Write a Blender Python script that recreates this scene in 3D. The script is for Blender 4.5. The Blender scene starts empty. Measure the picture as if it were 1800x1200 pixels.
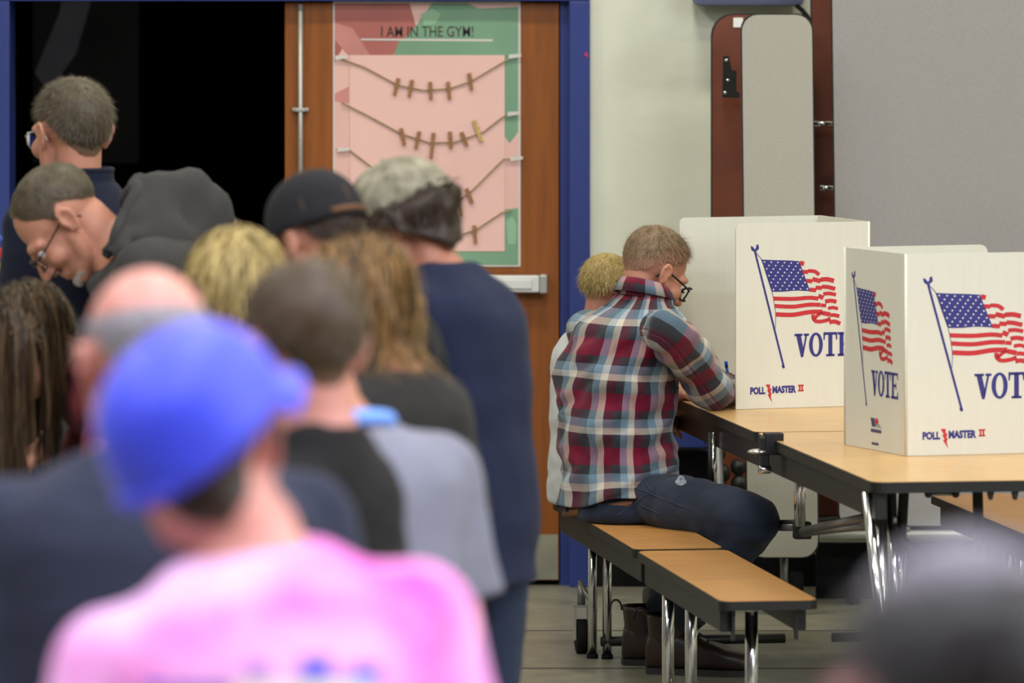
import bpy, math, random
import numpy as np
from mathutils import Vector, Matrix, noise
from mathutils.bvhtree import BVHTree

# ------------------------------------------------------------------ camera, light, exposure
F, CX, YH, H = 10000.0, 900.0, -60.0, 2.0          # focal (px of 1800), centre x, horizon row, camera height
sc = bpy.context.scene
col = sc.collection
cam = bpy.data.cameras.new('camera'); camo = bpy.data.objects.new('camera', cam); col.objects.link(camo)
cam.sensor_width = 36.0; cam.lens = 200.0; cam.shift_y = -660.0 / 1800.0
cam.clip_start = 0.1; cam.clip_end = 200
camo.location = (0, 0, H); camo.rotation_euler = (math.pi / 2, 0, 0)
cam.dof.use_dof = True; cam.dof.focus_distance = 15.9; cam.dof.aperture_fstop = 4.1
sc.camera = camo
sc.view_settings.view_transform = 'Standard'; sc.view_settings.look = 'None'
sc.view_settings.gamma = 1.0; sc.view_settings.use_curve_mapping = False
sc.view_settings.exposure = 0.0
w = bpy.data.worlds.new('world'); sc.world = w; w.use_nodes = True
w.node_tree.nodes['Background'].inputs[0].default_value = (0.55, 0.6, 0.75, 1)
w.node_tree.nodes['Background'].inputs[1].default_value = 0.12
ROOM_TOP = 7.0

def area(name, loc, size, power, color, rot=(0, 0, 0)):
    l = bpy.data.lights.new(name, 'AREA'); l.shape = 'RECTANGLE'; l.size, l.size_y = size
    l.energy = power; l.color = color
    o = bpy.data.objects.new(name, l); col.objects.link(o); o.location = loc; o.rotation_euler = rot
    return o
WARM = (1.0, 0.96, 0.84); COOL = (0.86, 0.88, 1.0)
LAMPS = []
for yy, pw, cl in ((3.0, 330, COOL), (7.0, 215, COOL), (11.0, 100, WARM), (15.2, 140, WARM)):
    for xx in (-4.5, 0.0, 4.5):
        LAMPS.append((xx, yy, pw, cl))
        area('ceiling_lamp_light', (xx, yy, ROOM_TOP - 0.32), (1.2, 0.5), pw, cl)
# daylight through the high gym windows beside the camera, on the right
area('window_daylight', (6.85, 5.0, 3.9), (1.9, 5.6), 420, (0.86, 0.9, 1.0), (0, math.radians(90), 0))

# ------------------------------------------------------------------ helpers
rng = random.Random(7)
def P(px, py, s):
    return Vector(((px - CX) / s, F / s, H - (py - YH) / s))
def R3(ax, deg): return Matrix.Rotation(math.radians(deg), 3, ax)
MATS = {}
def mat(name, color, rough=0.6, metal=0.0, nscale=0, namp=0.0, bump=0.0, bscale=None, spec=0.4, stretch=None, color2=None, sheen=0.0, sss=0.0, coat=0.0):
    if name in MATS: return MATS[name]
    m = bpy.data.materials.new(name); m.use_nodes = True; nt = m.node_tree; b = nt.nodes['Principled BSDF']
    b.inputs['Base Color'].default_value = (*color, 1); b.inputs['Roughness'].default_value = rough
    b.inputs['Metallic'].default_value = metal; b.inputs['Specular IOR Level'].default_value = spec
    if sheen: b.inputs['Sheen Weight'].default_value = sheen
    if coat: b.inputs['Coat Weight'].default_value = coat; b.inputs['Coat Roughness'].default_value = 0.15
    if sss:
        b.inputs['Subsurface Weight'].default_value = sss; b.inputs['Subsurface Radius'].default_value = (0.012, 0.005, 0.003); b.inputs['Subsurface Scale'].default_value = 1.0
    if nscale or bump:
        tc = nt.nodes.new('ShaderNodeTexCoord'); src = tc.outputs['Object']
        if stretch:
            mp = nt.nodes.new('ShaderNodeMapping'); mp.inputs['Scale'].default_value = stretch
            nt.links.new(src, mp.inputs[0]); src = mp.outputs[0]
    if nscale:
        n = nt.nodes.new('ShaderNodeTexNoise'); n.inputs['Scale'].default_value = nscale; n.inputs['Detail'].default_value = 5
        nt.links.new(src, n.inputs['Vector'])
        r = nt.nodes.new('ShaderNodeValToRGB')
        c2 = color2 if color2 else tuple(min(1, c * (1 + namp)) for c in color)
        c1 = tuple(c * (1 - namp) for c in color)
        r.color_ramp.elements[0].position = 0.32; r.color_ramp.elements[1].position = 0.68
        r.color_ramp.elements[0].color = (*c1, 1); r.color_ramp.elements[1].color = (*c2, 1)
        nt.links.new(n.outputs[0], r.inputs[0]); nt.links.new(r.outputs[0], b.inputs['Base Color'])
    if bump:
        n2 = nt.nodes.new('ShaderNodeTexNoise'); n2.inputs['Scale'].default_value = bscale or 60; n2.inputs['Detail'].default_value = 4
        nt.links.new(src, n2.inputs['Vector'])
        bp = nt.nodes.new('ShaderNodeBump'); bp.inputs['Strength'].default_value = bump; bp.inputs['Distance'].default_value = 0.01
        nt.links.new(n2.outputs[0], bp.inputs['Height']); nt.links.new(bp.outputs[0], b.inputs['Normal'])
    MATS[name] = m
    return m
def srgb(r, g, b):
    f = lambda c: (c / 255 / 12.92) if c / 255 <= 0.04045 else ((c / 255 + 0.055) / 1.055) ** 2.4
    return (f(r), f(g), f(b))

def tag(o, label=None, cat=None, group=None, kind=None):
    if label: o['label'] = label
    if cat: o['category'] = cat
    if group: o['group'] = group
    if kind: o['kind'] = kind
    return o
def empty(name, loc=(0, 0, 0), rz=0.0, label=None, cat=None, group=None):
    o = bpy.data.objects.new(name, None); col.objects.link(o); o.location = loc; o.rotation_euler = (0, 0, rz)
    o.empty_display_size = 0.1
    return tag(o, label, cat, group)
def mobj(name, V, Fc, m, parent=None, smooth=False):
    me = bpy.data.meshes.new(name)
    me.from_pydata([tuple(v) for v in V], [], [tuple(f) for f in Fc]); me.validate(); me.update()
    if smooth: me.polygons.foreach_set('use_smooth', [True] * len(me.polygons))
    if m: me.materials.append(m)
    o = bpy.data.objects.new(name, me); col.objects.link(o)
    if parent: o.parent = parent
    return o

class MB:
    """collects shapes of ONE part"""
    def __init__(s): s.V = []; s.F = []
    def add(s, V, Fc):
        o = len(s.V); s.V += [Vector(v) for v in V]; s.F += [[i + o for i in f] for f in Fc]; return s
    def box(s, lo, hi, M=None, bev=0.0):
        x0, y0, z0 = lo; x1, y1, z1 = hi
        if bev <= 0:
            V = [(x0, y0, z0), (x1, y0, z0), (x1, y1, z0), (x0, y1, z0), (x0, y0, z1), (x1, y0, z1), (x1, y1, z1), (x0, y1, z1)]
            Fc = [(0, 3, 2, 1), (4, 5, 6, 7), (0, 1, 5, 4), (1, 2, 6, 5), (2, 3, 7, 6), (3, 0, 4, 7)]
        else:
            import bmesh
            bm = bmesh.new(); bmesh.ops.create_cube(bm, size=1)
            for v in bm.verts: v.co = Vector(((x0 + x1) / 2 + v.co.x * (x1 - x0), (y0 + y1) / 2 + v.co.y * (y1 - y0), (z0 + z1) / 2 + v.co.z * (z1 - z0)))
            bmesh.ops.bevel(bm, geom=bm.edges[:], offset=bev, segments=2, affect='EDGES', profile=0.5)
            bm.verts.index_update(); V = [v.co.copy() for v in bm.verts]; Fc = [[v.index for v in f.verts] for f in bm.faces]; bm.free()
        if M: V = [M @ Vector(v) for v in V]
        return s.add(V, Fc)
    def prism(s, poly, z0, z1, M=None):
        n = len(poly)
        V = [Vector((x, y, z0)) for x, y in poly] + [Vector((x, y, z1)) for x, y in poly]
        Fc = [list(range(n))[::-1], list(range(n, 2 * n))] + [(i, (i + 1) % n, (i + 1) % n + n, i + n) for i in range(n)]
        if M: V = [M @ v for v in V]
        return s.add(V, Fc)
    def tube(s, pts, r, n=10, closed=False):
        pts = [Vector(p) for p in pts]; m = len(pts); rs = r if isinstance(r, (list, tuple)) else [r] * m
        V = []; up = None
        for i, p in enumerate(pts):
            if closed: t = pts[(i + 1) % m] - pts[i - 1]
            else: t = pts[min(i + 1, m - 1)] - pts[max(i - 1, 0)]
            t.normalize()
            if up is None:
                up = Vector((0, 0, 1)) if abs(t.z) < 0.9 else Vector((1, 0, 0))
            a = t.cross(up).normalized(); b = a.cross(t).normalized(); up = b
            V += [p + (a * math.cos(q) + b * math.sin(q)) * rs[i] for q in [2 * math.pi * k / n for k in range(n)]]
        Fc = []
        for i in range(m if closed else m - 1):
            j = (i + 1) % m
            Fc += [(i * n + k, i * n + (k + 1) % n, j * n + (k + 1) % n, j * n + k) for k in range(n)]
        if not closed: Fc += [list(range(n))[::-1], list(range((m - 1) * n, m * n))]
        return s.add(V, Fc)
    def ell(s, c, r, M=None, n=14, m=9):
        V = [(0, 0, 1)] + [(math.sin(math.pi * i / m) * math.cos(2 * math.pi * k / n), math.sin(math.pi * i / m) * math.sin(2 * math.pi * k / n), math.cos(math.pi * i / m)) for i in range(1, m) for k in range(n)] + [(0, 0, -1)]
        L = len(V) - 1
        Fc = [(0, 1 + k, 1 + (k + 1) % n) for k in range(n)]
        for i in range(m - 2):
            Fc += [(1 + i * n + k, 1 + (i + 1) * n + k, 1 + (i + 1) * n + (k + 1) % n, 1 + i * n + (k + 1) % n) for k in range(n)]
        Fc += [(L, 1 + (m - 2) * n + (k + 1) % n, 1 + (m - 2) * n + k) for k in range(n)]
        r = (r, r, r) if not isinstance(r, (list, tuple)) else r
        V = [Vector((v[0] * r[0], v[1] * r[1], v[2] * r[2])) for v in V]
        if M: V = [M @ v for v in V]
        V = [v + Vector(c) for v in V]
        return s.add(V, Fc)
    def chain(s, pts, rs, n=12):
        pts = [Vector(p) for p in pts]
        for p, r in zip(pts, rs): s.ell(p, r, n=n, m=8)
        for i in range(len(pts) - 1): s.tube([pts[i], pts[i + 1]], [rs[i], rs[i + 1]], n)
        return s
    def loft(s, rings, n=40, cap=True):
        """rings: (centre, axisA, axisB, a, b, exponent)"""
        for (c, A, B, a, b, e) in rings:
            for k in range(n):
                q = 2 * math.pi * k / n; cq, sq = math.cos(q), math.sin(q)
                s.V.append(Vector(c) + Vector(A) * (a * math.copysign(abs(cq) ** (2 / e), cq)) + Vector(B) * (b * math.copysign(abs(sq) ** (2 / e), sq)))
        o = len(s.V) - n * len(rings)
        for i in range(len(rings) - 1):
            s.F += [[o + i * n + k, o + i * n + (k + 1) % n, o + (i + 1) * n + (k + 1) % n, o + (i + 1) * n + k] for k in range(n)]
        if cap:
            s.F.append([o + k for k in range(n)][::-1]); s.F.append([o + (len(rings) - 1) * n + k for k in range(n)])
        return s
    def xf(s, M):
        s.V = [M @ v for v in s.V]; return s
    def build(s, name, m, parent=None, smooth=False): return mobj(name, s.V, s.F, m, parent, smooth)
    def remesh(s, name, m, parent, voxel, it=3, wr=None, k=1.0):
        """union of the overlapping shapes as one continuous surface"""
        o = mobj(name + '_src', s.V, s.F, None)
        md = o.modifiers.new('r', 'REMESH'); md.mode = 'VOXEL'; md.voxel_size = voxel; md.use_smooth_shade = True
        if it:
            sm = o.modifiers.new('s', 'SMOOTH'); sm.factor = 0.5; sm.iterations = it
        dg = bpy.context.evaluated_depsgraph_get(); dg.update()
        me = bpy.data.meshes.new_from_object(o.evaluated_get(dg)); src = o.data
        bpy.data.objects.remove(o); bpy.data.meshes.remove(src)
        n = len(me.vertices); co = np.empty(n * 3); me.vertices.foreach_get('co', co); co = co.reshape(-1, 3)
        if wr:
            no = np.empty(n * 3); me.vertices.foreach_get('normal', no); no = no.reshape(-1, 3)
            amp, sx, sy, sz, seed = wr
            d = np.array([noise.noise((c[0] * sx + seed, c[1] * sy, c[2] * sz)) + 0.5 * noise.noise((c[0] * sx * 2.2, c[1] * sy * 2.2 + seed, c[2] * sz * 2.2)) for c in co])
            co = co + no * (d * amp)[:, None]
        co = co * k
        me.vertices.foreach_set('co', co.ravel()); me.update()
        me.name = name; me.materials.clear()
        if m: me.materials.append(m)
        me.polygons.foreach_set('use_smooth', [True] * len(me.polygons))
        r = bpy.data.objects.new(name, me); col.objects.link(r)
        if parent: r.parent = parent
        return r

def rrect(x0, y0, x1, y1, r, n=5, corners=(1, 1, 1, 1)):
    out = []
    for (cx, cy, a0, f) in ((x1 - r, y0 + r, -90, corners[0]), (x1 - r, y1 - r, 0, corners[1]), (x0 + r, y1 - r, 90, corners[2]), (x0 + r, y0 + r, 180, corners[3])):
        if f:
            for i in range(n + 1):
                a = math.radians(a0 + 90 * i / n); out.append((cx + r * math.cos(a), cy + r * math.sin(a)))
        else:
            a = math.radians(a0 + 45); out.append((cx + r * math.copysign(1, math.cos(a)), cy + r * math.copysign(1, math.sin(a))))
    return out
def frame_mat(o, ex, ey, ez):
    """4x4 from origin and three axis vectors"""
    M = Matrix.Identity(4)
    for i in range(3):
        M[i][0] = ex[i]; M[i][1] = ey[i]; M[i][2] = ez[i]; M[i][3] = o[i]
    return M
def text_mesh(body, x0, y0, x1, y1, bold=0.0):
    """flat lettering scaled into a box, returned as (verts2d, faces)"""
    c = bpy.data.curves.new('t', 'FONT'); c.body = body; c.offset = bold; c.resolution_u = 3
    o = bpy.data.objects.new('t', c); col.objects.link(o)
    dg = bpy.context.evaluated_depsgraph_get(); dg.update()
    me = bpy.data.meshes.new_from_object(o.evaluated_get(dg))
    V = [(v.co.x, v.co.y) for v in me.vertices]; Fc = [list(p.vertices) for p in me.polygons]
    bpy.data.objects.remove(o); bpy.data.curves.remove(c); bpy.data.meshes.remove(me)
    ax = min(v[0] for v in V); bx = max(v[0] for v in V); ay = min(v[1] for v in V); by = max(v[1] for v in V)
    V = [(x0 + (v[0] - ax) / (bx - ax) * (x1 - x0), y0 + (v[1] - ay) / (by - ay) * (y1 - y0)) for v in V]
    return V, Fc

# ------------------------------------------------------------------ materials
M_wall = mat('painted_block', srgb(218, 219, 198), 0.55, nscale=1.3, namp=0.06, bump=0.15, bscale=25)
M_floor = mat('floor_vinyl', srgb(128, 125, 109), 0.38, nscale=9, namp=0.18, bump=0.05, bscale=80, spec=0.5)
M_seam = mat('seam', srgb(62, 60, 54), 0.7, nscale=20, namp=.1)
M_side = mat('side_wall_paint', srgb(122, 118, 112), 0.8, nscale=1.5, namp=.05)
M_ceil = mat('ceiling_paint', srgb(160, 160, 156), 0.8, nscale=3, namp=.03)
M_blue = mat('blue_enamel', srgb(40, 55, 118), 0.45, nscale=2.5, namp=0.08, bump=.03)
M_door = mat('door_veneer', srgb(132, 73, 18), 0.42, nscale=5, namp=0.16, stretch=(7, 7, .5), bump=.04, bscale=30)
M_alu = mat('brushed_aluminium', srgb(176, 176, 168), 0.42, 0.55, nscale=30, namp=0.06, stretch=(.2, 1, 4))
M_kick = mat('kick_plate_metal', srgb(150, 148, 130), 0.5, 0.35, nscale=6, namp=0.22)
M_white = mat('white_paint', srgb(214, 214, 208), 0.4, nscale=8, namp=.03)
M_black = mat('black_steel', srgb(20, 20, 20), 0.45, 0.0, nscale=20, namp=.2)
M_rubber = mat('black_rubber', srgb(14, 14, 15), 0.85, spec=.2, nscale=15, namp=.15)
M_edge = mat('black_edge_band', srgb(19, 18, 17), 0.5, nscale=40, namp=.2)
M_chrome = mat('chrome', srgb(205, 205, 205), 0.16, 1.0, nscale=30, namp=.05)
M_dull = mat('dull_steel', srgb(120, 120, 118), 0.4, .7, nscale=30, namp=.1)
M_top = mat('oak_laminate', srgb(200, 160, 102), 0.33, nscale=26, namp=0.10, stretch=(.35, 1.6, 1), spec=0.5, coat=.15)
M_bench = mat('oak_laminate_bench', srgb(172, 123, 66), 0.38, nscale=26, namp=0.12, stretch=(.35, 1.6, 1), spec=0.5)
M_greylam = mat('grey_laminate', srgb(163, 160, 148), 0.5, nscale=160, namp=0.06)
M_greylam2 = mat('grey_laminate_large', srgb(150, 147, 144), 0.5, nscale=160, namp=0.06)
M_brown = mat('brown_hardboard', srgb(104, 54, 34), 0.5, nscale=4, namp=0.2)
M_booth = mat('corrugated_plastic', srgb(212, 211, 197), 0.45, nscale=60, namp=0.015, stretch=(1, 1, .05), bump=.03, bscale=180)
M_pblue = mat('print_navy', srgb(48, 46, 122), 0.5, nscale=50, namp=.05)
M_pred = mat('print_red', srgb(190, 40, 48), 0.5, nscale=50, namp=.05)
M_pwhite = mat('print_white', srgb(225, 225, 218), 0.5, nscale=50, namp=.02)
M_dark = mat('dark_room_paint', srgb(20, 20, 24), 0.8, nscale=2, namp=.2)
# ------------------------------------------------------------------ the setting
YW = F / 545.0                                     # back wall plane
def W(px, py, s=545.0): return ((px - CX) / s, H - (py - YH) / s)   # x, z on the wall plane
XL, XR, YB = -7.0, 7.0, -4.0
fl = MB().box((XL, YB, -0.1), (XR, YW + 6, 0.0)).build('floor', M_floor)
tag(fl, 'grey speckled vinyl gym floor', 'floor', kind='structure')
for yy in (17.12, 16.2, 14.95, 13.7, 12.4, 11.2):   # long joints between the floor sheets
    MB().box((XL, yy - 0.006, 0.0002), (XR, yy + 0.006, 0.0012)).build('floor_joint', M_seam, fl)
MB().box((-.32, 13.0, 0.0002), (-.312, YW, 0.0012)).build('floor_joint', M_seam, fl)
def struct(name, mb, m, label, cat):
    return tag(mb.build(name, m), label, cat, kind='structure')
struct('ceiling', MB().box((XL, YB, ROOM_TOP), (XR, YW, ROOM_TOP + 0.1)), M_ceil, 'pale painted gym ceiling high above the room', 'ceiling')
struct('wall_left', MB().box((XL - 0.2, YB, 0), (XL, YW + .2, ROOM_TOP)), M_side, 'grey painted block wall on the left side', 'wall')
wr_ = MB().box((XR, YB, 0), (XR + 0.2, 2.0, ROOM_TOP)).box((XR, 8.0, 0), (XR + 0.2, YW + .2, ROOM_TOP)).box((XR, 2.0, 0), (XR + 0.2, 8.0, 2.9)).box((XR, 2.0, 4.9), (XR + 0.2, 8.0, ROOM_TOP))
struct('wall_right', wr_, M_wall, 'pale painted block wall with a high window on the right side', 'wall')
M_glass = mat('frosted_glass', srgb(215, 225, 235), 0.5, nscale=5, namp=.03)
w1 = struct('window_1', MB().box((XR + .08, 2.0, 2.9), (XR + .1, 8.0, 4.9)), M_glass, 'high frosted gym window in the right wall', 'window')
for i in range(5): MB().box((XR + .02, 2.0 + i * 1.48, 2.9), (XR + .1, 2.07 + i * 1.48, 4.9)).build('window_mullion', M_alu, w1)
struct('wall_front', MB().box((XL, YB - .2, 0), (XR, YB, ROOM_TOP)), M_side, 'grey painted block wall behind the camera', 'wall')
DL, DR = W(18, 0)[0], W(985, 0)[0]                  # door opening
FL, FR = W(-36, 0)[0], W(1037, 0)[0]                # outer edges of the blue frame
DT = W(0, 2)[1]
FT = DT + 0.10
wb = MB().box((XL, YW, 0), (FL, YW + .2, ROOM_TOP)).box((FR, YW, 0), (XR, YW + .2, ROOM_TOP)).box((FL, YW, FT), (FR, YW + .2, ROOM_TOP))
struct('wall_back', wb, M_wall, 'pale greenish white painted back wall beside the wooden door', 'wall')
tr = MB().box((FL, YW - .03, 0), (DL, YW + .2, DT), bev=.004).box((DR + .028, YW - .03, 0), (FR, YW + .2, DT), bev=.004).box((DR, YW + .02, 0), (DR + .028, YW + .2, DT)).box((FL, YW - .03, DT), (FR, YW + .2, FT), bev=.004)
tr = struct('trim_1', tr, M_blue, 'blue painted steel frame around the double doorway', 'door frame')
a = W(1030, 96)
MB().prism([(a[0] - .008, a[1]), (a[0] - .002, a[1] + .004), (a[0], a[1] + .012), (a[0] + .004, a[1] + .003), (a[0] + .006, a[1] - .012), (a[0], a[1] - .004)], 0, .002, frame_mat((0, YW - .031, 0), (1, 0, 0), (0, 0, 1), (0, -1, 0))).build('pink_tape_scrap', mat('pink_tape', srgb(205, 40, 110), .5, nscale=9, namp=.1), tr)
bb = MB().box((FR, YW - .015, 0), (XR, YW, 0.105), bev=.003)
struct('baseboard_back', bb, M_rubber, 'black rubber baseboard along the back wall', 'baseboard')
# dark room beyond the open leaf
y2 = YW + 5.8
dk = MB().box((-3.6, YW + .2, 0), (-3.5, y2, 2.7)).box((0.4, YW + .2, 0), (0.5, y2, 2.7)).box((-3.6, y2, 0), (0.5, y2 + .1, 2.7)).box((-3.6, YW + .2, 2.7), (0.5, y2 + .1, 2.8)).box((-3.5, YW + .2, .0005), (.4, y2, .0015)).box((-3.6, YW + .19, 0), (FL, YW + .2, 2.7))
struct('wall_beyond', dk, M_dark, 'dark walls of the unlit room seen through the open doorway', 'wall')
nb = empty('reflection_board', (-1.49, YW + 2.4, 1.28), label='dim grey board added for the faint glass reflection in the dark doorway', cat='board')  # added board, its grey stands in for a faint reflection in glass
MB().box((-.26, .0, 0), (.13, 0.03, .9), bev=.004).build('board', mat('reflection_grey', srgb(96, 96, 104), .6, nscale=3, namp=.25), nb)
MB().prism([(-.25, .33), (-.2, .26), (-.1, .4), (-.0, .75), (-.02, .9), (-.1, .9), (-.16, .55)], 0, .004, frame_mat((0, -.001, 0), (1, 0, 0), (0, 0, 1), (0, -1, 0))).build('sheen_shape', mat('sheen_blue', srgb(215, 222, 255), .5, nscale=6, namp=.1), nb)  # bluish sheen of the reflection, painted as a flat pale shape

MB().box((-.2, .005, -1.28), (-.17, .025, 0)).build('stand_leg', M_dark, nb); MB().box((.05, .005, -1.28), (.08, .025, 0)).build('stand_leg', M_dark, nb)
# door leaf ---------------------------------------------------------------
x0 = W(500, 0)[0]
zb = W(0, 1021)[1]
d1 = MB().box((x0, YW + .02, zb), (DR - .004, YW + .065, DT - .005), bev=.003)
d1 = struct('door_1', d1, M_door, 'closed orange brown wood veneer door leaf with poster and push bar', 'door')
ka, kb = W(505, 940), W(981, 1019)
MB().box((ka[0], YW + .016, kb[1]), (kb[0], YW + .0195, ka[1])).build('kick_plate', M_kick, d1)
p0, p1 = W(505, 483), W(962, 513)
pb = MB().box((p0[0], YW - .045, p1[1]), (W(948, 0)[0], YW + .0, p0[1]), bev=.006).box((p0[0], YW - .052, p1[1] + .012), (W(935, 0)[0], YW - .045, p0[1] - .012), bev=.003).build('push_bar', M_white, d1)
MB().box((W(948, 0)[0], YW - .05, p1[1] - .003), (p1[0], YW + .019, p0[1] + .003), bev=.005).build('end_cap', M_alu, pb)
MB().box((p0[0] - .0, YW - .05, p1[1] - .01), (p0[0] + .1, YW + .019, p0[1] + .01), bev=.006).build('rod_housing', M_alu, pb)
MB().box((p0[0] + .1, YW, p1[1] + .008), (W(948, 0)[0], YW + .0195, p0[1] - .008)).build('bar_channel', M_dull, pb)
rx = W(528, 0)[0]
rod = MB().tube([(rx, YW + .0, DT - .01), (rx, YW + .0, p0[1])], .008, 10).build('latch_rod', M_alu, d1, True)
bz = W(0, 193)[1]
MB().box((rx - .016, YW - .01, bz - .006), (rx + .016, YW + .0195, bz + .006), bev=.002).ell((rx - .02, YW + .006, bz), (.008, .009, .008)).ell((rx + .02, YW + .006, bz), (.008, .009, .008)).build('rod_bracket', M_alu, rod)

# poster -------------------------------------------------------------------
PO = Vector((0, YW + .0185, 0))
def onwall(off): return frame_mat((0, PO.y - off, 0), (1, 0, 0), (0, 0, 1), (0, -1, 0))
def wpoly(pts, off, th, M=None): return MB().prism([W(*p) for p in pts][::-1], 0, th, onwall(off))
po = empty('hallway_poster', (0, 0, 0), label='laminated pink and green sign poster taped to the wooden door', cat='poster')
M_pink = mat('poster_pink', srgb(222, 178, 166), .4, nscale=8, namp=.03, coat=.2)
M_pink2 = mat('poster_rose', srgb(196, 132, 122), .4, nscale=2.5, namp=.15, coat=.2)
M_green = mat('poster_green', srgb(116, 154, 124), .4, nscale=4, namp=.10, coat=.2)
M_green2 = mat('poster_green_pale', srgb(138, 176, 142), .4, nscale=4, namp=.08, coat=.2)
M_red = mat('poster_red', srgb(168, 98, 90), .4, nscale=3, namp=.12, coat=.2)
M_lam = mat('poster_laminate', srgb(205, 200, 192), .35, nscale=8, namp=.03, coat=.3)
M_ink = mat('poster_ink', srgb(58, 52, 44), .5, nscale=30, namp=.1)
wpoly([(585, 469), (915, 469), (915, 3), (585, 3)], 0, .0015).build('laminate_sheet', M_lam, po)
wpoly([(588, 466), (911, 466), (911, 6), (588, 6)], .0016, .0006).build('printed_background', M_pink, po)
wpoly([(588, 110), (588, 6), (720, 6), (735, 60), (690, 97), (640, 97), (615, 60)], .0023, .0005).build('red_shape', M_red, po)
wpoly([(588, 40), (620, 50), (650, 97), (612, 97), (588, 70)], .003, .0004).build('rose_shape', M_pink2, po)
wpoly([(692, 97), (700, 75), (720, 60), (760, 6), (820, 6), (842, 15), (911, 12), (911, 97)], .0034, .0005).build('green_shape', M_green, po)
wpoly([(745, 45), (740, 25), (760, 15), (775, 25), (765, 42)], .004, .0004).build('pale_green_shape', M_green2, po)
wpoly([(588, 178), (588, 165), (613, 152), (613, 182)], .0024, .0004).build('rose_triangle', M_pink2, po)
wpoly([(887, 240), (887, 97), (911, 97), (911, 232), (896, 252)], .0024, .0004).build('green_side_shape', M_green, po)
wpoly([(887, 442), (887, 368), (911, 366), (911, 466), (790, 466), (790, 442)], .0024, .0004).build('green_corner_shape', M_green, po)
wpoly([(590, 466), (590, 442), (790, 442), (790, 466)], .0024, .0004).build('green_bottom_strip', M_green, po)
wpoly([(893, 430), (890, 390), (900, 380), (908, 395), (906, 430)], .003, .0004).build('pale_green_leaf', M_green2, po)
wpoly([(615, 442), (887, 442), (887, 97), (615, 97)], .0041, .0008).build('pink_sheet', mat('pink_card', srgb(226, 184, 173), .5, nscale=5, namp=.03), po)
wpoly([(634, 71), (866, 73), (866, 69), (634, 68)], .0042, .0005).build('white_rule', M_lam, po)
t0 = W(670, 65); t1 = W(832, 46)
V, Fc = text_mesh('I AM IN THE GYM!', t0[0], t0[1], t1[0], t1[1], .004)
mobj('sign_lettering', [(v[0], PO.y - .0048, v[1]) for v in V], Fc, M_ink, po)
strings = [[(598, 103), (640, 118), (700, 150), (745, 159), (790, 156), (828, 143), (880, 112), (910, 96)],
           [(600, 180), (650, 205), (705, 235), (755, 251), (800, 250), (850, 232), (885, 205), (908, 198)],
           [(592, 262), (612, 262), (655, 295), (700, 335), (760, 358), (805, 352), (830, 335), (885, 280), (912, 280)],
           [(600, 350), (650, 385), (720, 415), (790, 418), (835, 405), (882, 374), (900, 370)]]
M_str = mat('jute_string', srgb(150, 128, 92), .8, nscale=60, namp=.2)
for st in strings:
    pts = [Vector((W(*p)[0], PO.y - .0105, W(*p)[1])) for p in st]
    MB().tube(pts, .0026, 6).build('string', M_str, po, True)
for p in ((905, 99), (600, 101), (903, 200), (908, 279), (604, 263)):
    MB().prism([(W(*p)[0] - .02, W(*p)[1] - .008), (W(*p)[0] + .02, W(*p)[1] - .002), (W(*p)[0] + .02, W(*p)[1] + .008), (W(*p)[0] - .02, W(*p)[1] + .006)], 0, .001, onwall(.0135)).build('clear_tape', M_lam, po)
M_pin = mat('clothespin_wood', srgb(150, 104, 62), .6, nscale=20, namp=.2, stretch=(1, 1, .2))
M_pin2 = mat('clothespin_pale', srgb(196, 170, 96), .6, nscale=20, namp=.2, stretch=(1, 1, .2))
ordn = ['first', 'second', 'third', 'fourth', 'fifth', 'sixth']
pins = [('top', [(697, 152, -14, 30), (722, 155, -10, 30), (757, 159, 3, 31), (789, 159, 6, 31), (827, 143, 9, 30)]),
        ('second', [(708, 240, 12, 30), (734, 246, -12, 31), (760, 256, -6, 46), (792, 246, 4, 30), (816, 244, 22, 26), (840, 230, 20, 40)]),
        ('third', [(806, 360, 14, 40), (825, 344, 22, 28), (770, 368, 5, 34)]),
        ('bottom', [(835, 412, 4, 32)])]
for rown, lst in pins:
    for i, (px, py, ang, ln) in enumerate(lst):
        x, z = W(px, py); L = ln / 545 / 2
        e = empty('clothespin', (x, PO.y - .012, z), label=('pale yellow wooden clothespin tilted at right end of the second string' if (rown, i) == ('second', 5) else 'clothespin %s from left on the %s poster string' % (ordn[i], rown) if len(lst) > 1 else 'single wooden clothespin on the bottom poster string'), cat='clothespin', group='clothespins on the poster strings')
        e.rotation_euler = (0, math.radians(-ang), 0)
        mm = M_pin2 if (rown, i) == ('second', 5) else M_pin
        MB().prism([(-.0052, -L), (-.001, -L), (-.0006, L * .2), (-.001, L), (-.006, L)], -.004, .004, frame_mat((0, 0, 0), (1, 0, 0), (0, 0, 1), (0, -1, 0))).build('wooden_prong', mm, e)
        MB().prism([(.001, -L), (.0052, -L), (.006, L), (.001, L), (.0006, L * .2)], -.004, .004, frame_mat((0, 0, 0), (1, 0, 0), (0, 0, 1), (0, -1, 0))).build('wooden_prong', mm, e)
        MB().tube([(-.007, -.0, L * .2), (.007, 0, L * .2)], .0035, 8).build('spring', M_dull, e, True)

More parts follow.
